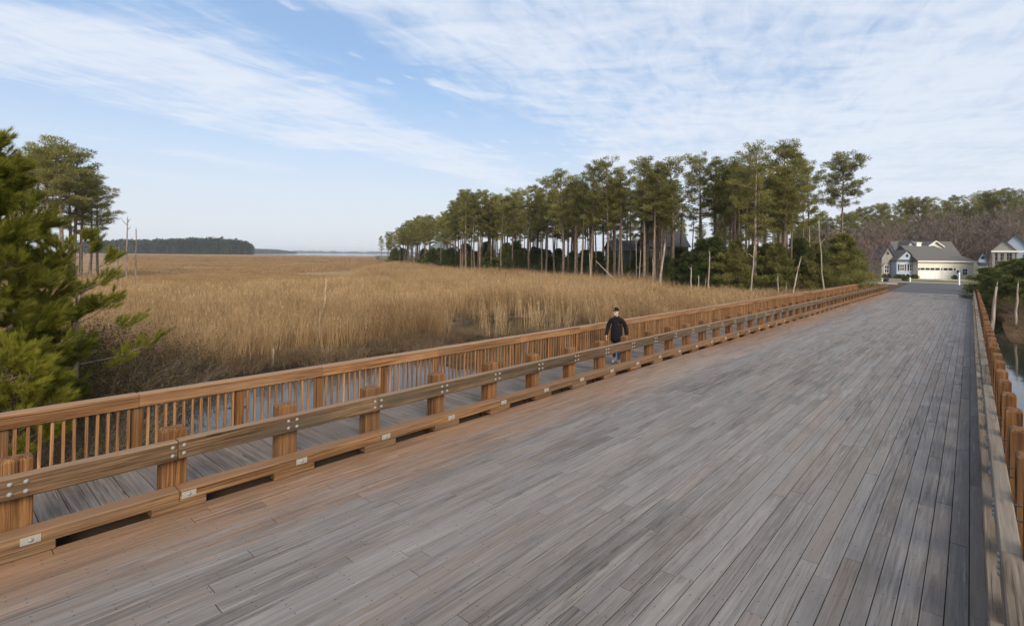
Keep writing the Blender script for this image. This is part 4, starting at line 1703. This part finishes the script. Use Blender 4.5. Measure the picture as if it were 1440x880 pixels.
pl = []
for i in range(230):
    px = rr_.uniform(110, 352)
    Z = rr_.uniform(1010, 1120) if i % 3 else 1010
    x, y = at(px, Z)
    h = (hz(px) - np.interp(px, [110, 140, 200, 240, 280, 310, 340, 352], [340, 339, 337, 336, 334, 335, 338, 343]) + rr_.uniform(-2.5, 1)) / F * Z + 5
    pl.append((x, y, -1.8, h, rr_.uniform(6, 11)))
far_wood('far_wood', 'dark strip of woodland on the far edge of the marsh', pl, M['far_leaf'])
pl = []
for i in range(150):
    px = rr_.uniform(335, 412)
    Z = 2600 + rr_.uniform(0, 120)
    x, y = at(px, Z)
    pl.append((x, y, -2.0, np.interp(px, [335, 385, 412], [20, 17, 6]) * rr_.uniform(.85, 1.05), 16))
far_wood('far_point', 'low wooded point across the bay', pl, M['far_leaf'])
pl = []
for i in range(170):
    px = rr_.uniform(405, 640)
    Z = 5200 + rr_.uniform(0, 300)
    x, y = at(px, Z)
    pl.append((x, y, -2.0, rr_.choice([7, 9, 10, 12, 16]), rr_.uniform(18, 40)))
far_wood('far_shore', 'faint low shore on the far side of the bay', pl, M['far_leaf'])

pl = []
for i in range(150):
    px = rr_.uniform(1120, 1500)
    Z = rr_.uniform(215, 260)
    x, y = at(px, Z)
    pl.append((x, y, -1.6, rr_.uniform(15, 21), rr_.uniform(2.5, 4.5)))
far_wood('back_wood', 'dense dim woodland closing the view behind the houses', pl, M['far_leaf'])
BRUSH = [stems_mesh('stems', 150, 1.6, 2.4, M['purple_twig'], 90 + i, .7, .02, None, 0) for i in range(2)]
for i in range(14):
    px = rr_.uniform(1190, 1470)
    Z = rr_.uniform(128, 142)
    x, y = at(px, Z)
    o = empty('bare_shrub', (x, y, gz(x, y)), i * 1.7, 'reddish leafless understorey shrub at the foot of the wood behind the houses', 'shrub', 'reddish understorey shrubs behind the houses')
    s = rr_.uniform(1.2, 2.2)
    o.scale = (s, s, s)
    mobj('stems', BRUSH[i % 2][0], o)
for i in range(26):
    px = rr_.uniform(650, 960)
    Z = tree_z(px) + rr_.uniform(1, 9)
    x, y = at(px, Z)
    o = empty('bare_shrub', (x, y, gz(x, y)), i * 1.7, 'low brown leafless shrub between the pine trunks behind the reeds', 'shrub', 'brown shrubs between the pine trunks')
    s = rr_.uniform(.7, 1.3)
    o.scale = (s, s, s)
    mobj('stems', BRUSH[i % 2][0], o)
for i, (px, Z) in enumerate(((1398, 45), (1408, 43.5), (1417, 45), (1425, 43), (1438, 42), (1405, 50), (1450, 44), (1432, 47))):
    x, y = at(px, Z)
    o = empty('thicket_shrub', (x, y, gz(x, y)), i * 1.3, 'low brown shrub on the bank above the pond', 'shrub', 'brown shrubs on the pond bank')
    o.scale = (.8, .8, .7)
    mobj('stems', SHR[i % 2][0], o)
    mobj('leaves', SHR[i % 2][1], o)

# ------------------------------------------------------------------ houses
def siding(name, col, step=0.2, rough=0.7):
    """lap siding: fine horizontal shadow relief"""
    m, t, b = new_mat(name)
    tc = t.new('ShaderNodeTexCoord').outputs['Object']
    z = t.sep(tc)[2]
    f = t.math('FRACT', t.math('DIVIDE', z, step))
    n = t.noise(tc, 1.3, 4.0)
    c = t.mix(n, tuple(x * .88 for x in col) + (1,), tuple(min(1, x * 1.08) for x in col) + (1,))
    t.l.new(c, b.inputs['Base Color'])
    b.inputs['Roughness'].default_value = rough
    bp = t.new('ShaderNodeBump')
    bp.inputs['Strength'].default_value = 0.8
    bp.inputs['Distance'].default_value = 0.03
    t.l.new(f, bp.inputs['Height'])
    t.l.new(bp.outputs[0], b.inputs['Normal'])
    return m


M['cream'] = siding('cream_siding', (0.76, 0.71, 0.58))
M['blue'] = siding('blue_grey_siding', (0.38, 0.45, 0.54))
M['green_siding'] = siding('dark_green_siding', (0.10, 0.135, 0.115))
M['pale_siding'] = siding('pale_blue_siding', (0.42, 0.52, 0.60))
M['stone'] = plain('stone_facing', (0.27, 0.25, 0.22), 0.9, 0, .5, 4.0, .6)
M['white'] = plain('white_paint', (0.78, 0.77, 0.73), 0.5, 0, .05)
M['roof'] = plain('roof_shingles', (0.112, 0.106, 0.098), 0.9, 0, .35, 6.0, .4)
M['roof_dark'] = plain('dark_roof_shingles', (0.085, 0.085, 0.09), 0.9, 0, .35, 6.0, .4)
M['glass'] = plain('window_glass', (0.03, 0.035, 0.045), 0.08, 0, .1, 1.0, 0, .8)
M['shutter'] = plain('dark_shutter', (0.02, 0.022, 0.03), 0.6)
M['bin'] = plain('dark_blue_plastic', (0.02, 0.03, 0.06), 0.5)
M['black'] = plain('black_rubber', (0.015, 0.015, 0.016), 0.7)


def gable_roof(parent, u0, u1, w0, w1, ze, zr, along='w', over=.35, th=.16, mat='roof', name='roof'):
    """two roof slabs; along='w': ridge runs in depth, 'u': ridge runs sideways"""
    m_ = MB()
    if along == 'w':
        c = (u0 + u1) / 2
        k = (zr - ze) / (c - u0)
        a0, a1 = u0 - over, u1 + over
        e = ze - k * over
        m_.prism([(a0, e), (c, zr), (a1, e), (a1, e + th), (c, zr + th), (a0, e + th)], w0 - over, w1 + over)
    else:
        c = (w0 + w1) / 2
        k = (zr - ze) / (c - w0)
        e = ze - k * over
        pts = [(w0 - over, e), (c, zr), (w1 + over, e), (w1 + over, e + th), (c, zr + th), (w0 - over, e + th)]
        n = 6
        vs = [(u0 - over, y, z) for y, z in pts] + [(u1 + over, y, z) for y, z in pts]
        fs = [tuple(range(n - 1, -1, -1)), tuple(range(n, 2 * n))] + [(i, (i + 1) % n, n + (i + 1) % n, n + i) for i in range(n)]
        m_.add(vs, fs)
    return m_.obj(name, M[mat], parent)


def gable_wall(parent, u0, u1, w0, w1, ze, zr, mat, z0=-.3, along='w', name='wall'):
    m_ = MB()
    if along == 'w':
        c = (u0 + u1) / 2
        m_.prism([(u0, z0), (u1, z0), (u1, ze), (c, zr), (u0, ze)], w0, w1)
    else:
        c = (w0 + w1) / 2
        pts = [(w0, z0), (w1, z0), (w1, ze), (c, zr), (w0, ze)]
        vs = [(u0, y, z) for y, z in pts] + [(u1, y, z) for y, z in pts]
        fs = [tuple(range(4, -1, -1)), tuple(range(5, 10))] + [(i, (i + 1) % 5, 5 + (i + 1) % 5, 5 + i) for i in range(5)]
        m_.add(vs, fs)
    return m_.obj(name, M[mat], parent)


def window(parent, u, w, z, sw, sh, shutters=False, frame='white', name='window'):
    """window on a wall that faces -depth at w"""
    m_ = MB()
    f = .09
    m_.box(u - sw / 2 - f, u + sw / 2 + f, w - .05, w + .03, z - f, z + .0)
    m_.box(u - sw / 2 - f, u + sw / 2 + f, w - .05, w + .03, z + sh, z + sh + f)
    m_.box(u - sw / 2 - f, u - sw / 2, w - .05, w + .03, z, z + sh)
    m_.box(u + sw / 2, u + sw / 2 + f, w - .05, w + .03, z, z + sh)
    m_.box(u - .03, u + .03, w - .045, w + .03, z, z + sh)
    m_.box(u - sw / 2, u - .03, w - .04, w + .03, z + sh * .5 - .03, z + sh * .5 + .03)
    m_.box(u + .03, u + sw / 2, w - .04, w + .03, z + sh * .5 - .03, z + sh * .5 + .03)
    o = m_.obj(name, M[frame], parent)
    g = MB()
    g.box(u - sw / 2, u + sw / 2, w - .012, w + .02, z, z + sh)
    g.obj('pane', M['glass'], o)
    if shutters:
        for s_ in (-1, 1):
            h = MB()
            a = u + s_ * (sw / 2 + f + .19)
            h.cbox(a - .17, a + .17, w - .045, w + .01, z - .05, z + sh + .05, .01)
            h.obj('shutter', M['shutter'], o)
    return o


def round_vent(parent, u, w, z, r, mat='shutter'):
    m_ = MB()
    m_.tube([(u, w - .05, z), (u, w + .02, z)], [r, r], 12)
    m_.obj('vent', M[mat], parent)


def garage_door(parent, u0, u1, w, h, bays):
    m_ = MB()
    m_.box(u0, u1, w + .015, w + .06, 0.0, h)
    d = m_.obj('garage_door', M['white'], parent)
    nx = bays
    pw_ = (u1 - u0) / nx
    for i in range(nx):
        for j in range(4):
            p = MB()
            p.cbox(u0 + i * pw_ + .07, u0 + (i + 1) * pw_ - .07, w - .012, w + .02, h * j / 4 + .06, h * (j + 1) / 4 - .06, .01)
            p.obj('panel', M['glass'] if j == 3 else M['white'], d)
    t_ = MB()
    t_.box(u0 - .14, u0, w - .04, w + .05, 0, h + .14)
    t_.box(u1, u1 + .14, w - .04, w + .05, 0, h + .14)
    t_.box(u0, u1, w - .04, w + .05, h, h + .14)
    t_.obj('door_trim', M['white'], d)


# the cream and blue house at the road's end, seen square on
HX, HY = at(1291, 113)
GL = -1.12
house = empty('house', (HX, HY, GL), TH, 'cream and blue house with garage doors facing the end of the bridge road', 'house')
pm = 113 / F                                # metres per photo pixel at that depth
U = lambda p, w=0: ((p - 720) * (113 + w) - 571 * 113) / F
ZZ = lambda y, w=0: CZ + (hz(1320) - y) * (113 + w) / F - GL
eave = ZZ(367)
m_ = MB()
m_.box(0, U(1369), 0, 9, -.3, eave)
m_.obj('wall', M['cream'], house)
m_ = MB()                                    # hipped garage roof
x0, x1, ov = -.4, U(1369) + .45, .45
zr = ZZ(345)
vs = [(x0, -ov, eave), (x1, -ov, eave), (x1, 9.4, eave), (x0, 9.4, eave), (x0, 4.6, zr), (U(1337), 4.6, zr)]
vs += [(x0, -ov, eave - .22), (x1, -ov, eave - .22), (x1, 9.4, eave - .22), (x0, 9.4, eave - .22)]
m_.add(vs, [(0, 1, 5, 4), (1, 2, 5), (2, 3, 4, 5), (3, 0, 4), (6, 7, 1, 0), (7, 8, 2, 1), (8, 9, 3, 2), (9, 6, 0, 3), (9, 8, 7, 6)])
m_.obj('roof', M['roof'], house)
m_ = MB()
m_.box(x0, x1, -ov - .03, -ov - .002, eave - .24, eave + .02)
m_.obj('gutter', M['white'], house)
garage_door(house, U(1294), U(1322), 0, ZZ(376.5), 4)
garage_door(house, U(1326.5), U(1340), 0, ZZ(376.5), 2)
m_ = MB()
m_.cbox(U(1344), U(1350), -.03, .03, 0, ZZ(377), .01)
dr = m_.obj('door', M['white'], house)
m_ = MB()
m_.cbox(U(1345.6), U(1348.4), -.045, .0, 1.25, 1.95, .01)
m_.obj('pane', M['glass'], dr)
for pxl in (1292.3, 1324.3, 1342.2):
    m_ = MB()
    m_.cbox(U(pxl) - .1, U(pxl) + .1, -.22, -.002, 1.95, 2.35, .03)
    m_.obj('wall_lamp', M['black'], house)
window(house, U(1357), 0, .95, 1.0, 1.3)
# blue gabled wing
def wing(p0, p1, w0, w1, ye, yr, wall, roof, over=.3, ybot=None):
    u0, u1, ze, zr_ = U(p0, w0), U(p1, w0), ZZ(ye, w0), ZZ(yr, w0)
    gable_wall(house, u0, u1, w0, w1, ze, zr_, wall, z0=-.3 if ybot is None else ZZ(ybot, w0))
    gable_roof(house, u0, u1, w0, w1, ze, zr_, over=over, mat=roof)


wing(1261, 1289.5, 1.6, 7, 366, 353, 'blue', 'roof')
m_ = MB()
m_.box(U(1260, 1.5), U(1290, 1.5), 1.28, 1.58, ZZ(367.6, 1.5), ZZ(365.6, 1.5))
m_.obj('eave_band', M['roof_dark'], house)
round_vent(house, U(1275.5, 1.6), 1.6, ZZ(360, 1.6), .32)
window(house, U(1268.5, 1.6), 1.6, ZZ(381, 1.6), .85, 1.35, True)
window(house, U(1282, 1.6), 1.6, ZZ(381, 1.6), .85, 1.35, True)
# left stone wing
wing(1240, 1257, 3.4, 8, 362, 348, 'stone', 'roof')
window(house, U(1247, 3.4), 3.4, ZZ(384, 3.4), .9, 1.6)
round_vent(house, U(1248.5, 3.4), 3.4, ZZ(357, 3.4), .3)
m_ = MB()
m_.box(U(1255.5, 4.2), U(1264, 4.2), 4.2, 8, -.3, ZZ(364, 4.2))
m_.obj('wall', M['blue'], house)
# main roof behind, with its gables and chimney
w_ = 9.0
gable_wall(house, U(1252, w_), U(1335, w_), 6.5, 11.5, ZZ(358, w_), ZZ(340.5, w_), 'blue', along='u')
gable_roof(house, U(1252, w_), U(1335, w_), 6.5, 11.5, ZZ(358, w_), ZZ(340.5, w_), along='u', mat='roof')
wing(1303.5, 1325, 5.0, 8.8, 347.4, 340, 'cream', 'roof', .18, 353)
gable_roof(house, U(1303.5, 5), U(1325, 5), 4.62, 4.64, ZZ(347.4, 5), ZZ(340, 5), over=.17, th=.2, mat='white', name='gable_trim')
wing(1272, 1289, 5.2, 8.8, 351, 340.5, 'blue', 'roof', .25, 358)
m_ = MB()
m_.cbox(U(1289, 4.4), U(1295.5, 4.4), 4.4, 5.2, ZZ(352, 4.4), ZZ(342.5, 4.4), .03)
ch = m_.obj('chimney', M['white'], house)
m_ = MB()
m_.cbox(U(1288.4, 4.4), U(1296, 4.4), 4.3, 5.3, ZZ(342.5, 4.4) + .002, ZZ(341.5, 4.4) + .05, .02)
m_.obj('chimney_cap', M['white'], ch)
# driveway apron
m_ = MB()
vs = []
m_.box(-.3, U(1352), -7.0, -.05, -.3, .03)
m_.box(U(1228), -.3, -4.6, -3.2, -.3, .03)
dv = m_.obj('driveway', M['concrete'], None, loc=(HX, HY, GL), rot=(0, 0, TH))
tag(dv, 'pale concrete driveway in front of the garage doors', None, None, 'structure')

# small blue building and the stone fronted house to its right
BX, BY = at(1370, 122)
h2 = empty('house', (BX, BY, GL), 0, 'small blue gabled building between the two larger houses', 'house')
pm2 = 122 / F
PX2 = pm2 * CT
U2 = lambda p: (p - 1370) * PX2
Z2 = lambda y: CZ + (hz(1385) - y) * pm2 - GL
gable_wall(h2, U2(1375), U2(1389), 0, 8, Z2(368), Z2(355), 'blue')
gable_roof(h2, U2(1375), U2(1389), 0, 8, Z2(368), Z2(355), over=.25, mat='roof_dark')
round_vent(h2, U2(1382), 0, Z2(362.5), .35)
gable_wall(h2, U2(1368.5), U2(1376), -1.6, 5, Z2(369), Z2(363), 'stone')
gable_roof(h2, U2(1368.5), U2(1376), -1.6, 5, Z2(369), Z2(363), over=.2, mat='roof_dark')
m_ = MB()
m_.box(U2(1368), U2(1393), -.6, -.1, Z2(371.5), Z2(369.2))
m_.obj('eave_band', M['roof_dark'], h2)
window(h2, U2(1384), 0, 1.0, 1.0, 1.3, True)

CX, CY = at(1394, 104)
h3 = empty('house', (CX, CY, GL), 0, 'stone and blue house with a pillared porch behind the pond evergreens', 'house')
pm3 = 104 / F
U3 = lambda p: (p - 1394) * pm3 * CT
Z3 = lambda y: CZ + (hz(1415) - y) * pm3 - GL
gable_wall(h3, U3(1395), U3(1429), 2.2, 10, Z3(353), Z3(338), 'stone')
gable_roof(h3, U3(1395), U3(1429), 2.2, 10, Z3(353), Z3(338), over=.3, mat='roof_dark')
gable_wall(h3, U3(1404), U3(1452), 4.5, 14, Z3(353), Z3(330.5), 'blue')
gable_roof(h3, U3(1404), U3(1452), 4.5, 14, Z3(353), Z3(330.5), over=.35, mat='roof_dark')
m_ = MB()
m_.box(U3(1394), U3(1448), .2, 2.15, Z3(355), Z3(352.6))
m_.obj('porch_roof', M['white'], h3)
for pxl in (1397, 1404.5, 1413, 1424):
    m_ = MB()
    m_.cbox(U3(pxl) - .22, U3(pxl) + .22, .4, .84, -.3, Z3(355) - .003, .04)
    m_.obj('pillar', M['stone'], h3)
window(h3, U3(1405), 2.2, Z3(366), 1.1, 1.5)
window(h3, U3(1419), 2.2, Z3(366), 1.1, 1.5)
window(h3, U3(1405), 2.2, 1.0, 1.1, 1.5)
window(h3, U3(1419), 2.2, 1.0, 1.1, 1.5)

# houses half seen through the pines
def wood_house(px0, px1, Z, ye, yr, wall, roof, label, wins, along='u'):
    x, y = at(px0, Z)
    g = gz(x, y)
    h = empty('house', (x, y, g), TH, label, 'house')
    k = Z / F
    W = (px1 - px0) * k
    ze = CZ + (hz(px0) - ye) * k - g
    zr_ = CZ + (hz(px0) - yr) * k - g
    gable_wall(h, 0, W, 0, 9, ze, zr_, wall, along=along)
    gable_roof(h, 0, W, 0, 9, ze, zr_, along=along, mat=roof, over=.4)
    for (f, z, sw, sh) in wins:
        window(h, W * f, 0, z, sw, sh)
    return h


g1 = wood_house(862, 912, 106, 352, 338, 'green_siding', 'roof_dark', 'dark green house with low wing half hidden behind the pines', [(.2, .9, 1.0, 1.4), (.5, .9, 1.0, 1.4), (.8, .9, 1.0, 1.4)])
g2 = wood_house(914, 968, 100, 346, 326, 'green_siding', 'roof_dark', 'taller dark green house with white windows behind the pale dead trunks', [(.25, 1.0, 1.3, 1.5), (.6, 1.0, 1.3, 1.5), (.25, 3.9, 1.2, 1.3), (.6, 3.9, 1.2, 1.3)])
g3 = wood_house(606, 640, 196, 347, 336, 'pale_siding', 'roof_dark', 'pale blue house glimpsed between far pine trunks', [(.25, .9, 1.2, 1.5), (.7, .9, 1.2, 1.5), (.25, 4, 1.2, 1.5), (.7, 4, 1.2, 1.5)], 'w')

# ------------------------------------------------------------------ small street things
def bin_():
    x, y = at(1246.5, 92)
    o = empty('wheeled_bin', (x, y, ZR + .004 if 108.5 < y < 115.2 else gz(x, y)), TH, 'dark blue wheeled bin standing by the end of the railing', 'bin')
    m_ = MB()
    a, b, h = .27, .33, .95
    vs = [(-a * .82, -b * .82, .06), (a * .82, -b * .82, .06), (a * .82, b * .82, .06), (-a * .82, b * .82, .06), (-a, -b, h), (a, -b, h), (a, b, h), (-a, b, h)]
    m_.add(vs, [(0, 3, 2, 1), (4, 5, 6, 7), (0, 1, 5, 4), (1, 2, 6, 5), (2, 3, 7, 6), (3, 0, 4, 7)])
    m_.obj('body', M['bin'], o)
    m_ = MB()
    m_.cbox(-a - .03, a + .03, -b - .05, b + .03, h + .002, h + .07, .02)
    m_.obj('lid', M['bin'], o)
    for s_ in (-1, 1):
        m_ = MB()
        m_.tube([(s_ * .24, .30, .11), (s_ * .30, .30, .11)], [.11, .11], 12)
        m_.obj('wheel', M['black'], o)


bin_()


def white_post(px, Z, yt, label, box=False):
    x, y = at(px, Z)
    g = gz(x, y) if not (108.5 < y < 115.2) else ZR + .004
    h = zat(px, yt, Z) - g
    o = empty('mail_post', (x, y, g), TH, label, 'post')
    m_ = MB()
    m_.cbox(-.09, .09, -.09, .09, -.2, h, .01)
    m_.obj('post', M['white'], o)
    m_ = MB()
    m_.add([(-.12, -.12, h + .002), (.12, -.12, h + .002), (.12, .12, h + .002), (-.12, .12, h + .002), (0, 0, h + .14)], [(0, 1, 4), (1, 2, 4), (2, 3, 4), (3, 0, 4), (3, 2, 1, 0)])
    m_.obj('cap', M['white'], o)
    if box:
        m_ = MB()
        m_.cbox(-.35, .35, -.34, -.1, h - .35, h - .1, .03)
        m_.obj('mail_box', M['white'], o)


white_post(1280, 92, 391, 'white square post on the verge left of the road end')
white_post(1349, 84, 384, 'tall white square post on the verge right of the road end')
white_post(1240.5, 94, 391, 'white square post right behind the dark blue bin')
for i, px in enumerate((1262, 1266, 1271, 1277, 1284, 1288, 1244, 1250)):
    x, y = at(px, 113.2 if px > 1258 else 115)
    o = tree('foundation_shrub', EVER[i % 3], 'low dark clipped shrub against the blue house wing', 'shrub', 'low shrubs along the blue wing', (x, y, GL), i, .28, .16)
for px, Z in ((1273, 100), (1364, 108), (1343, 110)):
    x, y = at(px, Z)
    tree('garden_shrub', EVER[0], 'small dark round shrub alone on the lawn', 'shrub', 'small shrubs on the lawn', (x, y, gz(x, y)), px, .3, .17)

# ------------------------------------------------------------------ the walking man
M['skin'] = plain('skin', (0.50, 0.30, 0.22), 0.6, 0, .06, 8.0)
M['fleece'] = plain('black_fleece', (0.006, 0.006, 0.008), 0.95, 0, .3, 30.0, .3)
M['jeans'] = plain('blue_denim', (0.085, 0.15, 0.28), 0.9, 0, .3, 25.0, .2)
M['shoe'] = plain('white_leather', (0.66, 0.66, 0.66), 0.6)
M['beard'] = plain('white_hair', (0.42, 0.39, 0.35), 0.9, 0, .2, 60.0, .5)
M['cap_grey'] = plain('grey_patch', (0.35, 0.35, 0.36), 0.8)
M['red'] = plain('red_thread', (0.30, 0.02, 0.02), 0.8)
M['eye'] = plain('dark_eye', (0.02, 0.015, 0.012), 0.3)


def skin_obj(name, V, E, Rd, mat, parent, sub=2, root=0):
    me = bpy.data.meshes.new(name)
    me.from_pydata(V, E, [])
    o = bpy.data.objects.new(name, me)
    COL.objects.link(o)
    md = o.modifiers.new('skin', 'SKIN')
    if not me.skin_vertices:
        bpy.context.view_layer.objects.active = o
        bpy.ops.mesh.customdata_skin_add()
    sv = me.skin_vertices[0].data
    for i, rd in enumerate(Rd):
        sv[i].radius = rd if isinstance(rd, tuple) else (rd, rd)
        sv[i].use_root = (i == root)
    md.use_smooth_shade = True
    sb = o.modifiers.new('sub', 'SUBSURF')
    sb.levels = sb.render_levels = sub
    bpy.context.view_layer.update()
    dg = bpy.context.evaluated_depsgraph_get()
    m2 = bpy.data.meshes.new_from_object(o.evaluated_get(dg))
    m2.name = name
    bpy.data.objects.remove(o)
    m2.materials.clear()
    m2.materials.append(mat)
    m2.polygons.foreach_set('use_smooth', [True] * len(m2.polygons))
    return mobj(name, m2, parent)


def make_man():
    X, Y = at(868, 17.55)
    X, Y = -8.57, 14.85
    z = SLOPE * Y + .006
    root = empty('person', (X, Y, z), R(22), 'bearded man in black fleece jacket, jeans and dark knit cap walking on the footway', 'person')
    root.scale = (.92, .95, 1.0)
    # local: faces -y, his left is +x
    V, E, Rd = [], [], []

    def chain(pts, start=None):
        prev = start
        for (p, r_) in pts:
            V.append(p)
            Rd.append(r_)
            if prev is not None:
                E.append((prev, len(V) - 1))
            prev = len(V) - 1
        return prev
    # pelvis, spine, neck, head
    pel = chain([((0, 0, .96), (.135, .095))])
    chest = chain([((0, .005, 1.14), (.12, .085)), ((0, 0, 1.33), (.11, .08))], pel)
    neck = chain([((0, -.005, 1.475), (.065, .065)), ((-.004, -.02, 1.545), (.06, .065))], chest)
    chain([((-.012, -.035, 1.60), (.07, .085)), ((-.015, -.035, 1.67), (.078, .098)), ((-.015, -.028, 1.745), (.06, .075))], neck)
    # arms, each with a palm and five fingers
    for s_, el, wr in ((-1, (-.30, .03, 1.14), (-.335, -.10, .90)), (1, (.30, .06, 1.15), (.325, .05, .90))):
        sh = chain([((s_ * .17, 0, 1.365), .045)], chest)
        w_ = chain([(el, .042), (wr, .032)], sh)
        pal = (wr[0] + s_ * .004, wr[1] - .018, wr[2] - .075)
        p_ = chain([(pal, (.022, .034))], w_)
        for k, (dy, ln) in enumerate(((-.034, .062), (-.012, .078), (.011, .072), (.032, .056))):
            a = (pal[0] + s_ * .002, pal[1] + dy, pal[2] - .03)
            b = (a[0] - s_ * .006, a[1] - .004, a[2] - ln * .5)
            c = (b[0] - s_ * .018, b[1] - .006, b[2] - ln * .42)
            chain([(a, .0095), (b, .009), (c, .0075)], p_)
        a = (wr[0] - s_ * .012, wr[1] - .045, wr[2] - .045)
        chain([(a, .011), ((a[0] - s_ * .004, a[1] - .022, a[2] - .03), .0095), ((a[0] - s_ * .006, a[1] - .024, a[2] - .055), .008)], w_)
    # legs: left one forward in mid stride
    for s_, kn, an, toe in ((1, (.10, -.12, .52), (.105, -.10, .10), (.12, -.27, .05)), (-1, (-.10, -.02, .50), (-.10, .20, .13), (-.12, .10, .045))):
        hp = chain([((s_ * .095, 0, .90), .095)], pel)
        chain([(kn, .062), (an, .042), (toe, (.042, .03))], hp)
    skin_obj('body', V, E, Rd, M['skin'], root)
    # jacket
    V, E, Rd = [], [], []
    hip = chain([((0, .0, .66), (.22, .19)), ((0, .0, .74), (.235, .2)), ((0, .0, .86), (.23, .19))])
    ch_ = chain([((0, 0, 1.02), (.225, .175)), ((0, 0, 1.22), (.215, .16)), ((0, 0, 1.36), (.175, .13)), ((0, 0, 1.42), (.125, .105))], hip)
    chain([((0, -.005, 1.47), (.095, .09)), ((0, -.012, 1.535), (.092, .09))], ch_)
    for s_, el, wr in ((-1, (-.315, .03, 1.14), (-.348, -.10, .865)), (1, (.315, .06, 1.15), (.337, .05, .865))):
        a = chain([((s_ * .185, 0, 1.38), .095)], ch_)
        chain([((s_ * .262, .01, 1.27), .088), (el, .080), (wr, .066)], a)
    skin_obj('jacket', V, E, Rd, M['fleece'], root)
    m_ = MB()
    m_.ball((.085, -.178, 1.27), (.032, .012, .012), 8, 5)
    m_.obj('chest_emblem', M['red'], root, True)
    # jeans
    V, E, Rd = [], [], []
    p_ = chain([((0, 0, .86), (.11, .09))])
    for s_, kn, an in ((1, (.10, -.12, .52), (.105, -.10, .13)), (-1, (-.10, -.02, .50), (-.10, .19, .16))):
        hp = chain([((s_ * .085, 0, .78), .088)], p_)
        chain([(kn, .083), (an, .068)], hp)
    skin_obj('jeans', V, E, Rd, M['jeans'], root)
    for s_, (ax, ay, az_), tilt in ((1, (.108, -.10, .0), 0), (-1, (-.105, .20, .035), .28)):
        m_ = MB()
        n = 10
        rings = []
        for (yy_, w_, h_, zb) in ((.075, .02, .05, 0), (.06, .036, .085, 0), (.0, .042, .10, 0), (-.06, .043, .085, 0), (-.13, .046, .062, 0), (-.19, .040, .048, .004), (-.215, .018, .034, .01)):
            rings.append([(w_ * math.cos(2 * math.pi * j / n), yy_, max(zb, (h_ / 2) + (h_ / 2) * math.sin(2 * math.pi * j / n) * 1.0)) for j in range(n)])
        vs = [v for r_ in rings for v in r_]
        fs = [(i * n + j, i * n + (j + 1) % n, (i + 1) * n + (j + 1) % n, (i + 1) * n + j) for i in range(len(rings) - 1) for j in range(n)]
        fs += [tuple(range(n)), tuple((len(rings) - 1) * n + j for j in range(n - 1, -1, -1))]
        m_.add(vs, fs)
        m_.obj('shoe', M['shoe'], root, True, loc=(ax, ay, az_), rot=(tilt, 0, s_ * .12))
    # head things, turned to his right
    hc = (-.015, -.032)
    turn = R(-38)

    def tn(x, y, z):
        dx, dy = x - hc[0], y - hc[1]
        return (hc[0] + dx * math.cos(turn) - dy * math.sin(turn), hc[1] + dx * math.sin(turn) + dy * math.cos(turn), z)

    def part(name, balls, mat, parent=None):
        m_ = MB()
        for c_, r_ in balls:
            m_.ball(c_, r_, 12, 8)
        m_.v = [tn(*v) for v in m_.v]
        return m_.obj(name, M[mat], parent or root, True)
    m_ = MB()
    seg, rg = 14, 7
    for i in range(rg + 1):
        t = i / rg * math.pi * .54
        for j in range(seg):
            a = 2 * math.pi * j / seg
            m_.v.append(tn(hc[0] + .090 * math.sin(t) * math.cos(a), hc[1] + .108 * math.sin(t) * math.sin(a), 1.698 + .108 * math.cos(t)))
    for i in range(rg):
        for j in range(seg):
            m_.f.append((i * seg + j, (i + 1) * seg + j, (i + 1) * seg + (j + 1) % seg, i * seg + (j + 1) % seg))
            m_.m.append(0)
    cap_ = m_.obj('knit_cap', M['fleece'], root, True)
    part('cap_badge', [((-.015, -.137, 1.728), (.022, .010, .013))], 'cap_grey', cap_)
    part('beard', [((-.015, -.105, 1.578), (.047, .04, .045)), ((-.07, -.07, 1.605), (.022, .035, .04)), ((.04, -.07, 1.605), (.022, .035, .04)), ((-.015, -.128, 1.622), (.034, .014, .009))], 'beard')
    part('mouth', [((-.015, -.1435, 1.608), (.02, .005, .004))], 'red')
    part('nose', [((-.015, -.138, 1.650), (.014, .02, .022))], 'skin')
    for s_ in (-1, 1):
        part('eye', [((-.015 + s_ * .03, -.128, 1.676), (.011, .007, .006))], 'eye')
        part('ear', [((-.015 + s_ * .086, -.03, 1.655), (.012, .024, .032))], 'skin')


make_man()

# ------------------------------------------------------------------ thin sea haze over the marsh and the bay
mb = MB()
mb.box(-9800, 9800, -9800, 9800, -4.6, 34.0)
hm = bpy.data.materials.new('haze_air')
hm.use_nodes = True
ht = NT(hm.node_tree)
ht.n.clear()
ho = ht.new('ShaderNodeOutputMaterial')
hv = ht.new('ShaderNodeVolumePrincipled')
hv.inputs['Color'].default_value = (0.86, 0.92, 1.0, 1)
hv.inputs['Density'].default_value = 0.00013
hv.inputs['Anisotropy'].default_value = 0.1
ht.l.new(hv.outputs[0], ho.inputs['Volume'])
hz_o = mb.obj('haze', hm)
tag(hz_o, 'thin pale haze in the air over the marsh and bay', None, None, 'stuff')
